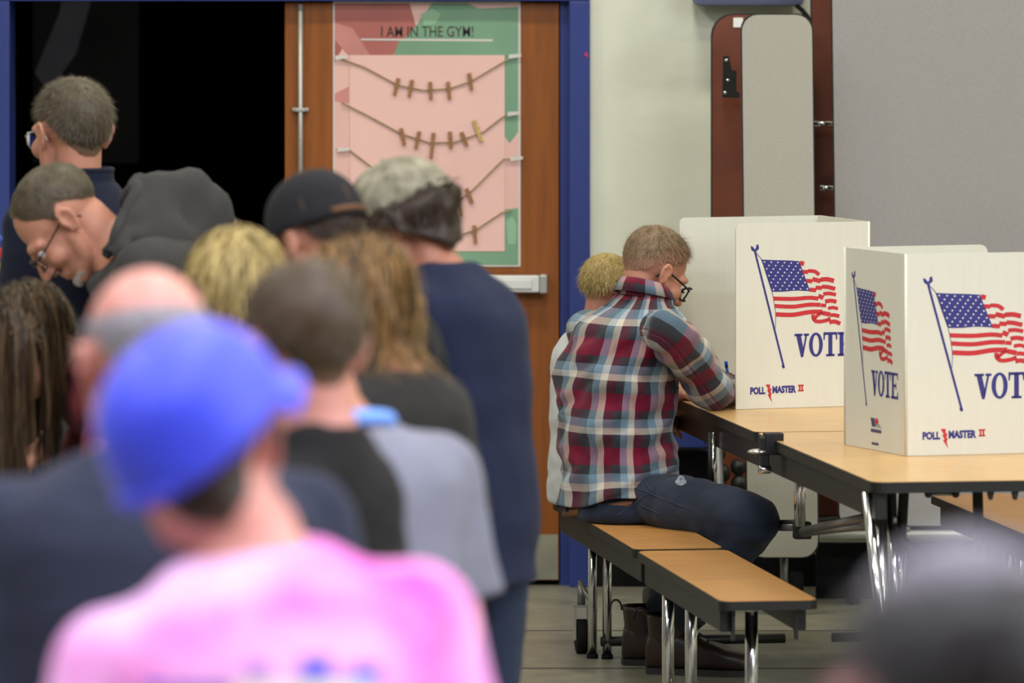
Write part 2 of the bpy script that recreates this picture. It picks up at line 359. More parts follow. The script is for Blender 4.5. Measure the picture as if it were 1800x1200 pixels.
# things on the back wall ---------------------------------------------------
sa, sb = W(1220, 11, 552), W(1416, -60, 552)
bx = MB().box((sa[0], 0, sa[1]), (sb[0], .17, sb[1] + .1), bev=.02)
eb = empty('wall_box', (0, YW - .185, 0), label='blue grey metal box high on the wall above the leaning tables', cat='box')
bx.build('casing', mat('box_grey', srgb(106, 110, 140), .5, nscale=5, namp=.05), eb)
MB().box((sa[0] + .02, .17, sa[1] + .02), (sb[0] - .02, .185, sb[1] + .08)).build('mounting_plate', M_dull, eb)
pts = [P(1402, 10, 552), P(1412, 18, 553), P(1422, 30, 554), P(1428, 44, 555), P(1429, 80, 556), P(1429, 400, 556), P(1436, 700, 556), P(1440, 900, 556)]
co = tag(MB().tube([Vector((p.x, YW - .17 - .05 * min(1, i / 3), p.z)) for i, p in enumerate(pts)], .008, 8).build('power_cord', M_rubber, None, True), 'black power cord hanging from the wall box behind the grey board', 'cord')
gm = empty('wall_mat', (W(1196, 0)[0], YW - .03, .11), label='blue padded gym mat standing against the wall under the table', cat='mat')
MB().box((-.2, -.05, 0), (.085, .028, .72), bev=.012).build('mat_cover', M_blue, gm)
MB().box((-.205, -.052, .34), (.09, -.045, .345)).build('seam_piping', M_rubber, gm)
# folded lunch table leaning upright: brown-backed top and grey bench board
def board(name, quadpx, s, th, m, parent, r=.05, edge=None):
    """upright slab given by its top-left/top-right/bottom-right/bottom-left pixels at depth s, real thickness behind it"""
    tl, trr, br, bl = [P(p[0], p[1], s) for p in quadpx]
    ex = (trr - tl); wd = ex.length; ex.normalize(); ez = (tl - bl); ht = ez.length; ez.normalize()
    Mx = frame_mat(bl, ex, ez, Vector((0, -1, 0)))
    o = MB().prism(rrect(0, 0, wd, ht, r), -.004, 0, Mx).build(name, m, parent)
    MB().prism(rrect(-.004, -.004, wd + .004, ht + .004, r), -th, -.0045, Mx).build('edge_band', edge or M_edge, o)
    return o
ft = empty('folded_table', (W(1350, 0)[0], F / 560, 0), label='folded lunch table with brown underside and grey bench board against the wall', cat='table')
def loc(o, root):
    """re-express a world-space mesh in its root's space"""
    for v in o.data.vertices: v.co -= root.location
    for ch in o.children:
        for v in ch.data.vertices: v.co -= root.location
for args in (('brown_underside', [(1252, 26), (1422, 26), (1426, 905), (1252, 905)], 560, .025, M_brown, ft, .07), ('bench_board', [(1304, 26), (1427, 26), (1440, 979), (1315, 979)], 572, .022, M_greylam, ft, .05)):
    loc(board(*args), ft)
def hw(mb, name, m, root, smooth=False):
    mb.V = [v - root.location for v in mb.V]; return mb.build(name, m, root, smooth)
q = P(1284, 135, 563)
hw(MB().prism([(-.026, -.065), (.028, -.065), (.028, -.05), (.018, -.045), (.018, .02), (.004, .02), (-.006, .065), (-.024, .065)], 0, .02, frame_mat(q + Vector((0, .0, 0)), (1, 0, 0), (0, 0, 1), (0, -1, 0))), 'latch_plate', M_black, ft)
for (a, b) in ((1276, 106), (1279, 141), (1274, 163)):
    hw(MB().ell(P(a, b, 563) - Vector((0, .022, 0)), (.006, .005, .006)), 'screw', M_chrome, ft, True)
hw(MB().box(P(1289, 48, 560) - Vector((0, .004, 0)), P(1306, 31, 560) - Vector((0, .001, 0))), 'paper_label', M_pwhite, ft)
hw(MB().tube([P(1262, 780, 565), P(1270, 960, 565), P(1270, 1045, 565)], .014), 'frame_tube', M_dull, ft, True)
for (a, b, r) in ((1263, 795, .022), (1268, 830, .028), (1297, 820, .024), (1300, 850, .028), (1265, 855, .022)):
    hw(MB().tube([P(a, b, 563) - Vector((0, .05, 0)), P(a, b, 563) + Vector((0, .02, 0))], r, 12), 'hinge_knuckle', M_black, ft, True)
hw(MB().tube([P(1303, 870, 563), P(1303, 905, 563), P(1303, 1040, 563)], .012), 'frame_tube', M_alu, ft, True)
hw(MB().tube([P(1378, 960, 570), P(1378, 1065, 570)], .013), 'frame_tube', M_dull, ft, True)
for a in (1270, 1400): hw(MB().tube([P(a, 1030, 558) + Vector((-.02, 0, .0)), P(a, 1030, 558) + Vector((.02, 0, .0))], .045, 16), 'caster_wheel', M_rubber, ft, True)
fg = empty('folded_table', (W(1640, 0)[0], F / 556, 0), label='large grey folded table top standing upright against the wall on the right', cat='table')
loc(board('table_top', [(1462, -70), (2010, -70), (2020, 924), (1476, 924)], 562, .026, M_greylam2, fg, .04), fg)
loc(board('brown_underside', [(1426, -80), (1468, -80), (1480, 905), (1438, 905)], 556, .02, M_brown, fg, .008), fg)
for (a, b) in ((217, 1434), (330, 1446)):
    hw(MB().tube([P(b - 4, a, 559), P(1466, a, 559)], [.009, .006]), 'hinge_pin', M_chrome, fg, True)
hw(MB().tube([P(1425, 941, 563), P(2020, 941, 563)], .0165), 'base_tube', M_alu, fg, True)
hw(MB().tube([P(1425, 912, 555), P(1478, 905, 555)], .015), 'cross_tube', M_dull, fg, True)
hw(MB().box(P(1430, 930, 559) + Vector((0, 0, -.008)), P(2020, 930, 559) + Vector((0, .02, .014))), 'base_channel', M_black, fg)
hw(MB().box(P(1435, 1055, 556) + Vector((0, 0, 0)), P(2020, 955, 556) + Vector((0, .05, 0))), 'base_panel', M_rubber, fg)
for a in (1500, 1900): hw(MB().tube([P(a, 1034, 560) + Vector((-.02, -.03, .0)), P(a, 1034, 560) + Vector((.02, -.03, .0))], .045, 16), 'caster_wheel', M_rubber, fg, True)
# ceiling fixtures
for i, (xx, yy, pw, cl) in enumerate(LAMPS):
    e = empty('ceiling_lamp', (xx, yy, ROOM_TOP), label='white high bay lamp in the %s of the %s row from the back wall' % (('left', 'middle', 'right')[i % 3], ('fourth', 'third', 'second', 'first')[i // 3]), cat='lamp', group='high bay ceiling lamps')
    MB().box((-.65, -.3, -.3), (.65, .3, -.2), bev=.01).build('housing', M_white, e)
    for sx in (-.5, .5): MB().tube([(sx, 0, -.2), (sx, 0, 0)], .006, 6).build('hanger', M_dull, e)
# coloured ring on the left edge of the doorway
rg = empty('coloured_hoops', P(-52, 480, 700), label='stacked blue, red and yellow plastic hoops at the left edge', cat='hoops')
for i, (c, rr) in enumerate((((48, 78, 170), .105), ((196, 40, 44), .088), ((205, 190, 50), .072))):
    pts = [(rr * math.cos(t), 0, rr * math.sin(t) + .006 * (2 - i)) for t in [2 * math.pi * k / 40 for k in range(40)]]
    MB().tube(pts, .0075, 8, True).build('hoop', mat('hoop_%d' % i, srgb(*c), .35, nscale=9, namp=.05), rg, True)
# ------------------------------------------------------------------ lunch table with benches
TC = Vector((.878, 13.889, 0)); EU = Vector((-.1475, .989, 0)).normalized(); EV = Vector((EU.y, -EU.x, 0))
TM = frame_mat(TC, EV, EU, Vector((0, 0, 1)))          # local x = across (right), y = along (receding), z = up
TABLE_RZ = math.atan2(EV.y, EV.x)
def T(v, u, z): return TM @ Vector((v, u, z))
lt = empty('lunch_table', TC, TABLE_RZ, label='oak laminate folding lunch table with attached benches and chrome legs', cat='table')
TW, TZ, BZ = .74, .74, .43
def tl(px, py, s):                                     # pixel at depth s -> table space
    p = TM.inverted() @ P(px, py, s); return p
def slab(name, v0, u0, v1, u1, z, m, r, th=.028):
    o = MB().prism(rrect(v0 + .003, u0 + .003, v1 - .003, u1 - .003, r), z - .004, z).build(name, m, lt)
    MB().prism(rrect(v0, u0, v1, u1, r), z - th, z - .0045).build('edge_band', M_edge, o)
    MB().prism(rrect(v0, u0, v1, u1, r), z - .0045, z - .0015).build('edge_lip', M_edge, o)
    return o
slab('table_top', 0, 0, TW, 1.494, TZ, M_top, .035)
slab('table_top', 0, 1.506, TW, 3.0, TZ, M_top, .035)
for (u0, u1) in ((.22, 1.45), (1.49, 2.92)):
    slab('bench_seat', -.335, u0, -.085, u1, BZ, M_bench, .03, .024)
    slab('bench_seat', .80, u0, 1.05, u1, BZ, M_bench, .03, .024)
# steel channels under tops and seats
for (u0, u1) in ((.03, 1.46), (1.53, 2.95)):
    for v in (.015, TW - .045):
        MB().box((v, u0, TZ - .095), (v + .03, u1, TZ - .029), bev=.003).build('apron_channel', M_black, lt)
for (u0, u1) in ((.30, 1.40), (1.46, 2.86)):
    for v in (-.32, -.13, .82, 1.01):
        MB().box((v, u0, BZ - .085), (v + .028, u1, BZ - .0245), bev=.003).build('seat_channel', M_black, lt)
def ltube(name, pts, r, m=M_chrome, n=12): return MB().tube(pts, r, n).build(name, m, lt, True)
# seat legs: pairs near the joint, single posts near the ends, on both sides
for sd in (-.21, .925):
    for u in (.46, ):
        ltube('seat_leg', [(sd + (.0 if sd < 0 else 0), u, BZ - .03), (sd, u, .01)], .0165)
        ltube('seat_cross_bar', [(sd - .075, u, BZ - .032), (sd + .075, u, BZ - .032)], .007)
        ltube('leg_collar', [(sd, u, BZ - .036), (sd, u, BZ - .052)], .0205)
        ltube('leg_glide', [(sd, u, .0), (sd, u, .012)], .02, M_rubber)
for sgn, base in ((-1, 0.0), (1, .715)):
    f = lambda v: v if sgn < 0 else TW - v
    for (v, u) in ((-.292, 1.2), (-.245, 1.12)):
        ltube('seat_leg', [(f(v), u, BZ - .03), (f(v), u, .012)], .0165)
        ltube('leg_glide', [(f(v), u, .0), (f(v), u, .012)], .02, M_rubber)
    for (v, u) in ((-.262, 2.62), (-.222, 2.60)):
        ltube('seat_leg', [(f(v), u, BZ - .03), (f(v), u, .012)], .0135)
        ltube('leg_glide', [(f(v), u, .0), (f(v), u, .012)], .017, M_rubber)
    # caster at the far end
    cv, cu = f(-.275), 2.74
    wh = MB().tube([(cv - .014, cu, .05), (cv + .014, cu, .05)], .05, 20).build('caster_wheel', M_rubber, lt, True)
    MB().box((cv - .022, cu - .02, .04), (cv - .018, cu + .02, .14)).box((cv + .018, cu - .02, .04), (cv + .022, cu + .02, .14)).box((cv - .022, cu - .025, .135), (cv + .022, cu + .025, .142)).build('fork', M_alu, wh)
    MB().tube([(cv, cu, .05), (cv + .03, cu, .05)], .01, 8).build('axle', M_chrome, wh, True)
    ltube('caster_brace', [(cv - .005, cu, .21), (cv + .03, cu - .07, .13)], .007, M_dull)
    ltube('caster_brace', [(cv, cu, .142), (cv, cu, .2)], .012, M_dull)
    # low stretchers along the floor
    ltube('floor_stretcher', [(f(-.24), 2.6, .05), (f(.3), 2.6, .05)], .014, M_black)
    ltube('floor_stretcher', [(f(-.24), 1.15, .028), (f(.3), 1.15, .028)], .012)
# near centre legs below the table corner, slanting tubes
LEGS = [((1524, 870), (1542, 1040), 716), ((1547, 870), (1549, 1040), 712), ((1566, 862), (1572, 1040), 708), ((1590, 862), (1580, 1040), 700), ((1718, 860), (1722, 1010), 704)]
for (a, b, s) in LEGS:
    p, q = tl(*a, s), tl(*b, s); d = q - p; e = p + d * ((p.z - .0) / (p.z - q.z)); e.z = .004
    p.z = TZ - .03
    ltube('table_leg', [p, e], .0135 if a[0] != 1547 else .018)
ltube('diagonal_brace', [tl(1562, 925, 706), tl(1640, 1003, 706)], .0135, M_black)
for (a, b) in ((1570, 914), (1593, 929)): ltube('bolt', [tl(a, b, 716), tl(a + 6, b, 716)], .008, M_dull)
ltube('table_leg', [tl(1403, 800, 650) * 1, tl(1403, 925, 650)], .011)
ltube('table_leg', [tl(1411, 800, 650) * 1, tl(1411, 925, 650)], .008)
MB().box(tl(1397, 948, 650) + Vector((0, 0, 0)), tl(1428, 918, 650) + Vector((0, .04, 0)), bev=.004).build('pivot_block', M_black, lt)
ltube('linkage_bar', [tl(1412, 934, 652), tl(1524, 909, 700)], .0125, M_dull)
ltube('linkage_bar', [tl(1412, 938, 652), tl(1524, 925, 700)], .008, M_dull)
ltube('linkage_bar', [tl(1345, 926, 628), tl(1400, 926, 645)], .011, M_dull)
ltube('linkage_bar', [tl(1345, 919, 628), tl(1400, 918, 645)], .008, M_black)
ltube('table_leg', [tl(1254, 760, 625), tl(1254, 880, 625)], .007)
ltube('table_leg', [tl(1248, 760, 625), tl(1248, 880, 625)], .007, M_black)
# latch at the joint
lp = tl(1343, 800, 662)
MB().box((lp.x - .012, lp.y - .015, lp.z - .03), (lp.x + .012, lp.y + .015, lp.z + .05), bev=.004).build('latch_post', M_black, lt)
MB().ell((lp.x - .012, lp.y, lp.z + .01), (.034, .02, .008)).build('latch_lever', M_chrome, lt, True)
MB().tube([(lp.x - .014, lp.y, lp.z - .038), (lp.x + .018, lp.y, lp.z - .038)], .011, 12).build('latch_roller', M_chrome, lt, True)
MB().box((lp.x, lp.y - .02, lp.z + .002), (lp.x + .05, lp.y + .02, lp.z + .06), bev=.003).build('latch_bracket', M_black, lt)
# little hooks and rod under the near edge
for a in (1741, 1784): 
    p = tl(a, 862, 716); MB().prism([(-.008, 0), (.008, 0), (.003, -.022), (-.003, -.022)], -.01, .01, Matrix.Translation(p) @ Matrix.Rotation(math.pi / 2, 4, 'X')).build('under_hook', M_black, lt)
ltube('hook_rod', [tl(1632, 868, 712), tl(1680, 868, 712)], .004, M_dull)
for a in (1632, 1680): MB().ell(tl(a, 868, 712), .01).build('rod_end', M_black, lt, True)
for u in (.3, ):
    for v in (-.29, -.13):
        MB().prism([(0, 0), (.0, -.075), (-.012, -.075), (-.05, 0)], -.004, .004, frame_mat((v, u - .02, BZ - .03), (0, -1, 0), (0, 0, 1), (1, 0, 0))).build('seat_bracket', M_black, lt)

# ------------------------------------------------------------------ voting booths
def zz(X, Y, Wd, Ht): return ((X - 50) / 822 * Wd, Ht - (Y - 52) / 1142 * Ht)
REDS = [([(280, 517), (400, 522), (500, 517), (558, 524)], 22), ([(287, 563), (400, 570), (500, 560), (572, 563)], 22), ([(295, 615), (400, 620), (500, 606), (584, 606)], 24),
        ([(443, 300), (470, 307)], 24), ([(460, 356), (494, 358)], 22), ([(482, 412), (521, 415)], 22), ([(503, 467), (545, 471)], 22),
        ([(493, 351), (535, 355), (563, 377)], 20), ([(521, 402), (545, 408), (572, 416)], 24), ([(541, 455), (580, 459)], 22), ([(558, 505), (589, 521)], 24), ([(574, 565), (607, 568)], 20), ([(584, 613), (632, 624)], 24),
        ([(570, 407), (612, 405), (656, 416)], 24), ([(579, 450), (620, 454), (663, 466)], 22), ([(588, 496), (624, 493), (668, 502)], 20), ([(600, 543), (636, 538), (671, 546)], 22), ([(618, 586), (650, 581), (680, 590)], 18), ([(633, 628), (660, 628), (689, 636)], 20), ([(626, 672), (660, 668), (695, 682)], 22),
        ([(526, 622), (530, 650), (556, 666), (606, 660), (632, 648)], 20), ([(532, 650), (556, 626), (586, 610)], 16)]
def ribbon(pts, th):
    V = []; n = len(pts)
    for i, p in enumerate(pts):
        a = pts[max(i - 1, 0)]; b = pts[min(i + 1, n - 1)]; dx, dy = b[0] - a[0], b[1] - a[1]; l = math.hypot(dx, dy) or 1
        V += [(p[0] - dy / l * th / 2, p[1] + dx / l * th / 2), (p[0] + dy / l * th / 2, p[1] - dx / l * th / 2)]
    return V, [(2 * i, 2 * i + 1, 2 * i + 3, 2 * i + 2) for i in range(n - 1)]
def smoothpts(pts, k=5):
    if len(pts) < 3: return pts
    out = []
    for i in range(len(pts) - 1):
        p0, p1, p2, p3 = pts[max(i - 1, 0)], pts[i], pts[i + 1], pts[min(i + 2, len(pts) - 1)]
        for j in range(k):
            t = j / k; out.append(tuple(.5 * (2 * p1[c] + (p2[c] - p0[c]) * t + (2 * p0[c] - 5 * p1[c] + 4 * p2[c] - p3[c]) * t * t + (3 * p1[c] - p0[c] - 3 * p2[c] + p3[c]) * t ** 3) for c in (0, 1)))
    return out + [pts[-1]]
def booth_print(panel, Mx, Wd, Ht, full=True):
    """flag, lettering and marks as thin ink sheets on the panel's outer face; Mx maps (x, y, out)"""
    def put(name, VF, m, off):
        V = []; Fc = []
        for (v2, f2) in VF:
            o = len(V); V += [Mx @ Vector((*zz(x, y, Wd, Ht), off)) for x, y in v2]; Fc += [[i + o for i in f] for f in f2]
        return mobj(name, V, Fc, m, panel)
    pg = lambda pts: (pts, [list(range(len(pts)))])
    rc = lambda a, b, c, d: pg([(a, b), (c, b), (c, d), (a, d)])
    put('flagpole_print', [ribbon([(168, 232), (345, 945)], 12), ribbon([(335, 930), (346, 948)], 13)], M_pblue, .0006)
    put('eagle_print', [pg([(140, 190), (152, 194), (163, 208), (170, 222), (158, 226), (144, 214)]), pg([(187, 180), (192, 205), (184, 217), (170, 224), (166, 210), (174, 202), (173, 188)]), pg([(158, 222), (172, 220), (178, 232), (165, 234)])], M_pblue, .0006)
    put('halyard_print', [ribbon(smoothpts([(172, 234), (190, 252), (208, 274)]), 4), ribbon(smoothpts([(206, 275), (240, 370), (268, 460), (285, 545), (294, 620), (292, 700)]), 3)], M_pblue, .0006)
    can = smoothpts([(206, 275), (280, 280), (370, 284), (440, 290)]) + smoothpts([(440, 290), (465, 360), (508, 477)]) + smoothpts([(508, 477), (420, 471), (340, 476), (270, 475)]) + smoothpts([(270, 475), (245, 400), (206, 275)])
    put('canton_print', [pg(can)], M_pblue, .0006)
    st = []
    for r in range(9):
        nn = 6 if r % 2 == 0 else 5
        for c in range(nn):
            u = (c + (.5 if r % 2 else 0)) / 5 * .88 + .06; v = r / 8 * .86 + .07
            x0_, x1_ = 206 + (270 - 206) * v, 440 + (508 - 440) * v; x = x0_ + (x1_ - x0_) * u; y = 275 + 200 * v + 15 * u * (1 - v)
            st.append(pg([(x + (7 if k % 2 == 0 else 3) * math.sin(k * math.pi / 5), y - (7 if k % 2 == 0 else 3) * math.cos(k * math.pi / 5)) for k in range(10)]))
    put('stars_print', st, M_pwhite, .0010)
    put('stripes_print', [ribbon(smoothpts(p), t * 1.14) for p, t in REDS], M_pred, .0006)
    put('hem_line_print', [ribbon(smoothpts([(518, 618), (522, 650), (540, 675)]), 3), ribbon(smoothpts([(612, 655), (628, 648), (634, 632)]), 3)], M_pred, .0006)
    el = lambda cx, cy, a, b: [(cx + a * math.cos(2 * math.pi * k / 28), cy + b * math.sin(2 * math.pi * k / 28)) for k in range(28)]
    o1, o2 = el(543, 808, 43, 75), el(543, 808, 20, 60)
    ring = (o1 + o2, [(k, (k + 1) % 28, 28 + (k + 1) % 28, 28 + k) for k in range(28)])
    VO = [pg([(420, 745), (449, 745), (466, 832), (464, 883), (450, 883)]), pg([(478, 745), (489, 745), (464, 883), (458, 860)]), rc(410, 738, 460, 752), rc(468, 738, 500, 752), ring,
          rc(620, 736, 645, 878), rc(592, 733, 673, 749), pg([(590, 733), (602, 733), (597, 780), (590, 780)]), pg([(663, 733), (675, 733), (675, 780), (668, 780)]), rc(606, 868, 659, 882),
          rc(690, 738, 714, 880), rc(678, 734, 768, 749), rc(678, 867, 770, 882), rc(712, 800, 744, 815), pg([(756, 734), (768, 734), (768, 775), (762, 775)]), pg([(764, 840), (771, 840), (771, 882), (757, 882)]), rc(739, 788, 747, 828)]
    put('vote_lettering', VO, M_pblue, .0007)
    if full:
        def tx(b, x0, y0, x1, y1, bold):
            V, Fc = text_mesh(b, x0, y1, x1, y0, bold); return [(V, Fc)]
        put('maker_lettering', tx('POLL', 137, 1060, 230, 1106, .055), M_pblue, .0007); put('maker_lettering', tx('MASTER', 274, 1056, 420, 1102, .055), M_pblue, .0007)
        put('bolt_print', [pg([(232, 1046), (260, 1046), (258, 1070), (268, 1072), (262, 1098), (270, 1100), (264, 1120), (272, 1158), (244, 1108), (254, 1106), (240, 1080), (250, 1078)])], M_pred, .0007)
        put('numeral_print', [rc(432, 1053, 468, 1061), rc(432, 1086, 468, 1094), rc(438, 1055, 447, 1092), rc(453, 1055, 462, 1092)], M_pred, .0007)
    else:
        put('maker_logo_print', [pg([(400, 1012), (455, 1010), (468, 1060), (420, 1060)]), rc(470, 1046, 530, 1050), rc(470, 1056, 545, 1060), rc(405, 1074, 545, 1092), rc(415, 1150, 510, 1164)], mat('print_faded_navy', srgb(70, 66, 110), .5, nscale=90, namp=.3), .0007)
        put('maker_emblem_print', [pg(el(485, 1027, 22, 18))], M_pred, .0008)
M_fold = mat('plastic_fold', srgb(214, 214, 198), .45, nscale=30, namp=.02)
def booth(label, pts, Ht, prints, rounds):
    """pts: plan polyline of the three panels; prints[i]: None / 'full' / 'logo' on the outer face"""
    c = sum((Vector(p) for p in pts), Vector((0, 0))) / len(pts)
    e = empty('voting_booth', (c.x, c.y, TZ + .001), label=label, cat='voting booth', group='tabletop voting booths')
    th = .006
    for i in range(3):
        a, b = Vector(pts[i]) - c, Vector(pts[i + 1]) - c; d = (b - a); Wd = d.length; d.normalize()
        nrm = Vector((d.y, -d.x));
        if nrm.dot((a + b) / 2) < 0: nrm = -nrm
        Mx = frame_mat((a.x, a.y, .0), (d.x, d.y, 0), (0, 0, 1), (nrm.x, nrm.y, 0))
        o = MB().prism(rrect(0, 0, Wd, Ht, .022, 6, rounds[i]), -th, 0, Mx).build('booth_panel', M_booth, e)
        if prints[i]:
            # read left to right as seen from outside
            if Vector((d.x, d.y, 0)).cross(Vector((0, 0, 1))).dot(Vector((nrm.x, nrm.y, 0))) > 0: Mp = Mx
            else: Mp = frame_mat((b.x, b.y, 0), (-d.x, -d.y, 0), (0, 0, 1), (nrm.x, nrm.y, 0))
            booth_print(o, Mp, Wd, Ht, prints[i] == 'full')
        if i > 0:
            MB().tube([(a.x, a.y, 0), (a.x, a.y, Ht)], .004, 8).build('fold_crease', M_fold, e, True)
    return e
# corners order per panel: (bottom-right, top-right, top-left, bottom-left) in panel direction
A, B, C, D = (.636, 16.155), (1.022, 16.30), (.905, 16.70), (.485, 16.54)
booth('white voting booth in front of the man in plaid, opening toward him', [A, B, C, D], .527, ['full', 'full', None], [(0, 0, 1, 0), (0, 0, 0, 0), (0, 1, 0, 0)])
E_, F_, G_, I_ = (1.424, 14.74), (1.012, 14.62), (.877, 14.97), (1.262, 15.12)
booth('nearer white voting booth cut off by the right edge, logo on its narrow side', [E_, F_, G_, I_], .519, ['full', 'logo', 'full'], [(0, 0, 0, 0), (0, 0, 0, 0), (0, 1, 0, 0)])
# ------------------------------------------------------------------ people
def skin(name, c): return mat('skin_' + name, srgb(*c), .5, nscale=18, namp=.06, bump=.05, bscale=250, sss=.12)
def cloth(name, c, namp=.10, bs=300): return mat('cloth_' + name, srgb(*c), .85, nscale=7, namp=namp, bump=.12, bscale=bs, sheen=.04, spec=.15)
def hairmat(name, c1, c2, edge=(150, 112, 92)):
    if name in MATS: return MATS[name]
    m = bpy.data.materials.new(name); m.use_nodes = True; nt = m.node_tree; b = nt.nodes['Principled BSDF']
    at = nt.nodes.new('ShaderNodeAttribute'); at.attribute_name = 'tone'
    r = nt.nodes.new('ShaderNodeValToRGB'); r.color_ramp.elements[0].color = (*srgb(*c1), 1); r.color_ramp.elements[1].color = (*srgb(*c2), 1)
    nt.links.new(at.outputs['Fac'], r.inputs[0])
    fa = nt.nodes.new('ShaderNodeAttribute'); fa.attribute_name = 'fade'; mx = nt.nodes.new('ShaderNodeMix'); mx.data_type = 'RGBA'
    mx.inputs[6].default_value = (*srgb(*edge), 1); nt.links.new(fa.outputs['Fac'], mx.inputs[0]); nt.links.new(r.outputs[0], mx.inputs[7]); nt.links.new(mx.outputs[2], b.inputs['Base Color'])
    b.inputs['Roughness'].default_value = .5; b.inputs['Specular IOR Level'].default_value = .35
    MATS[name] = m; return m
M_eye = mat('eye_white', (.8, .78, .75), .2, nscale=20, namp=.03)
M_iris = mat('eye_iris', (.03, .025, .02), .15, nscale=90, namp=.2)
M_sole = mat('shoe_sole', srgb(40, 38, 36), .7, nscale=20, namp=.15)
M_lens = bpy.data.materials.new('spectacle_lens'); M_lens.use_nodes = True
_b = M_lens.node_tree.nodes['Principled BSDF']; _b.inputs['Base Color'].default_value = (.95, .97, .97, 1); _b.inputs['Transmission Weight'].default_value = 1; _b.inputs['Roughness'].default_value = .02; _b.inputs['IOR'].default_value = 1.02

def fdir(deg): return Vector((0, math.sin(math.radians(deg)), math.cos(math.radians(deg))))
TORSO = [(-.11, .165, .112), (-.04, .175, .122), (.05, .168, .118), (.14, .156, .110), (.23, .160, .114), (.32, .172, .122), (.40, .178, .118), (.44, .168, .104), (.47, .138, .090), (.495, .102, .076), (.518, .074, .066), (.545, .058, .058)]

def hand(mb, wr, d, palm, side, curl=25, r=.0092, sc_=1.0):
    """palm and five fingers: wrist point, hand direction, palm normal; thumb leaves the side of the palm"""
    d = d.normalized(); palm = (palm - d * palm.dot(d)).normalized(); ac = d.cross(palm) * side
    mb.ell(wr + d * .045 * sc_, (.040 * sc_, .050 * sc_, .016 * sc_), frame_mat((0, 0, 0), ac, d, palm).to_3x3(), 12, 8)
    mb.ell(wr + d * .015 * sc_, (.027 * sc_, .03 * sc_, .018 * sc_), frame_mat((0, 0, 0), ac, d, palm).to_3x3(), 12, 8)
    for i, (off, ln) in enumerate(((-.030, .062), (-.010, .074), (.010, .078), (.030, .070))):
        p = wr + d * .082 * sc_ + ac * off * sc_; pts = [wr + d * .05 * sc_ + ac * off * .8 * sc_, p]; a = 0; q = p
        for seg in (.45, .32, .23):
            a += curl; q = q + (d * math.cos(math.radians(a)) + palm * math.sin(math.radians(a))) * ln * seg * sc_ + ac * off * .06
            pts.append(q)
        mb.chain(pts, [r, r, r * .95, r * .88, r * .75], 8)
    t0 = wr + d * .022 * sc_ + ac * .03 * sc_; t1 = t0 + (d * .6 + ac * .7 + palm * .25).normalized() * .042 * sc_; t2 = t1 + (d * .85 + ac * .25 + palm * .35).normalized() * .032 * sc_; t3 = t2 + (d * .9 + palm * .35).normalized() * .024 * sc_
    mb.chain([t0, t1, t2, t3], [r * 1.5, r * 1.2, r * 1.05, r * .8], 8)

def head_shapes(mb, Mh, hs=1.0, nose=1.0, jaw=1.0, female=False):
    t = MB()
    t.ell((0, -.018, .036), (.077, .100, .086), n=24, m=16)
    t.ell((0, .028, -.018), (.063, .066, .084), n=20, m=12)
    t.ell((0, .042, -.070), (.048 * jaw, .046, .040), n=16, m=10)
    t.ell((0, .078, -.098), (.021 * jaw, .019, .017))
    t.chain([(0, .094, .014), (0, .107, -.012), (0, .118 + .004 * (nose - 1), -.032)], [.009, .0105 * nose, .0135 * nose])
    for s_ in (-1, 1):
        t.ell((s_ * .0125, .104, -.036), .0095 * nose)
        t.ell((s_ * .040, .062, -.024), (.027, .028, .026))
        t.chain([(s_ * .012, .088, .024), (s_ * .034, .083, .027), (s_ * .054, .066, .02)], [.011, .0115, .010])
        t.chain([(s_ * .062, .01, -.03), (s_ * .050 * jaw, .03, -.08), (s_ * .02, .07, -.1)], [.017, .018, .017])
        E = (R3('Z', s_ * 22) @ R3('X', -8))
        t.ell((s_ * .083, -.014, -.002), (.0065, .019, .029), E, 14, 10)
        rim = [(s_ * .086, -.002, -.02), (s_ * .091, .0, .010), (s_ * .093, -.008, .026), (s_ * .096, -.026, .026), (s_ * .097, -.034, .008), (s_ * .092, -.026, -.016), (s_ * .084, -.012, -.032)]
        t.chain(rim, [.0045, .005, .005, .0055, .0055, .005, .0065], 8)
    t.chain([(-.02, .086, -.060), (0, .0965, -.058), (.02, .086, -.060)], [.0055, .0075, .0055], 8)
    t.chain([(-.018, .084, -.071), (0, .0945, -.072), (.018, .084, -.071)], [.0055, .008, .0055], 8)
    mb.add([Mh @ (v * hs) for v in t.V], t.F)

HAIRLINE = [(0, 47), (30, 44), (52, 30), (72, 16), (84, 0), (92, 10), (104, 16), (118, 0), (135, -22), (160, -34), (180, -36)]
def hline(az, table):
    az = abs(az)
    for (a0, e0), (a1, e1) in zip(table, table[1:]):
        if az <= a1: return e0 + (e1 - e0) * (az - a0) / (a1 - a0)
    return table[-1][1]

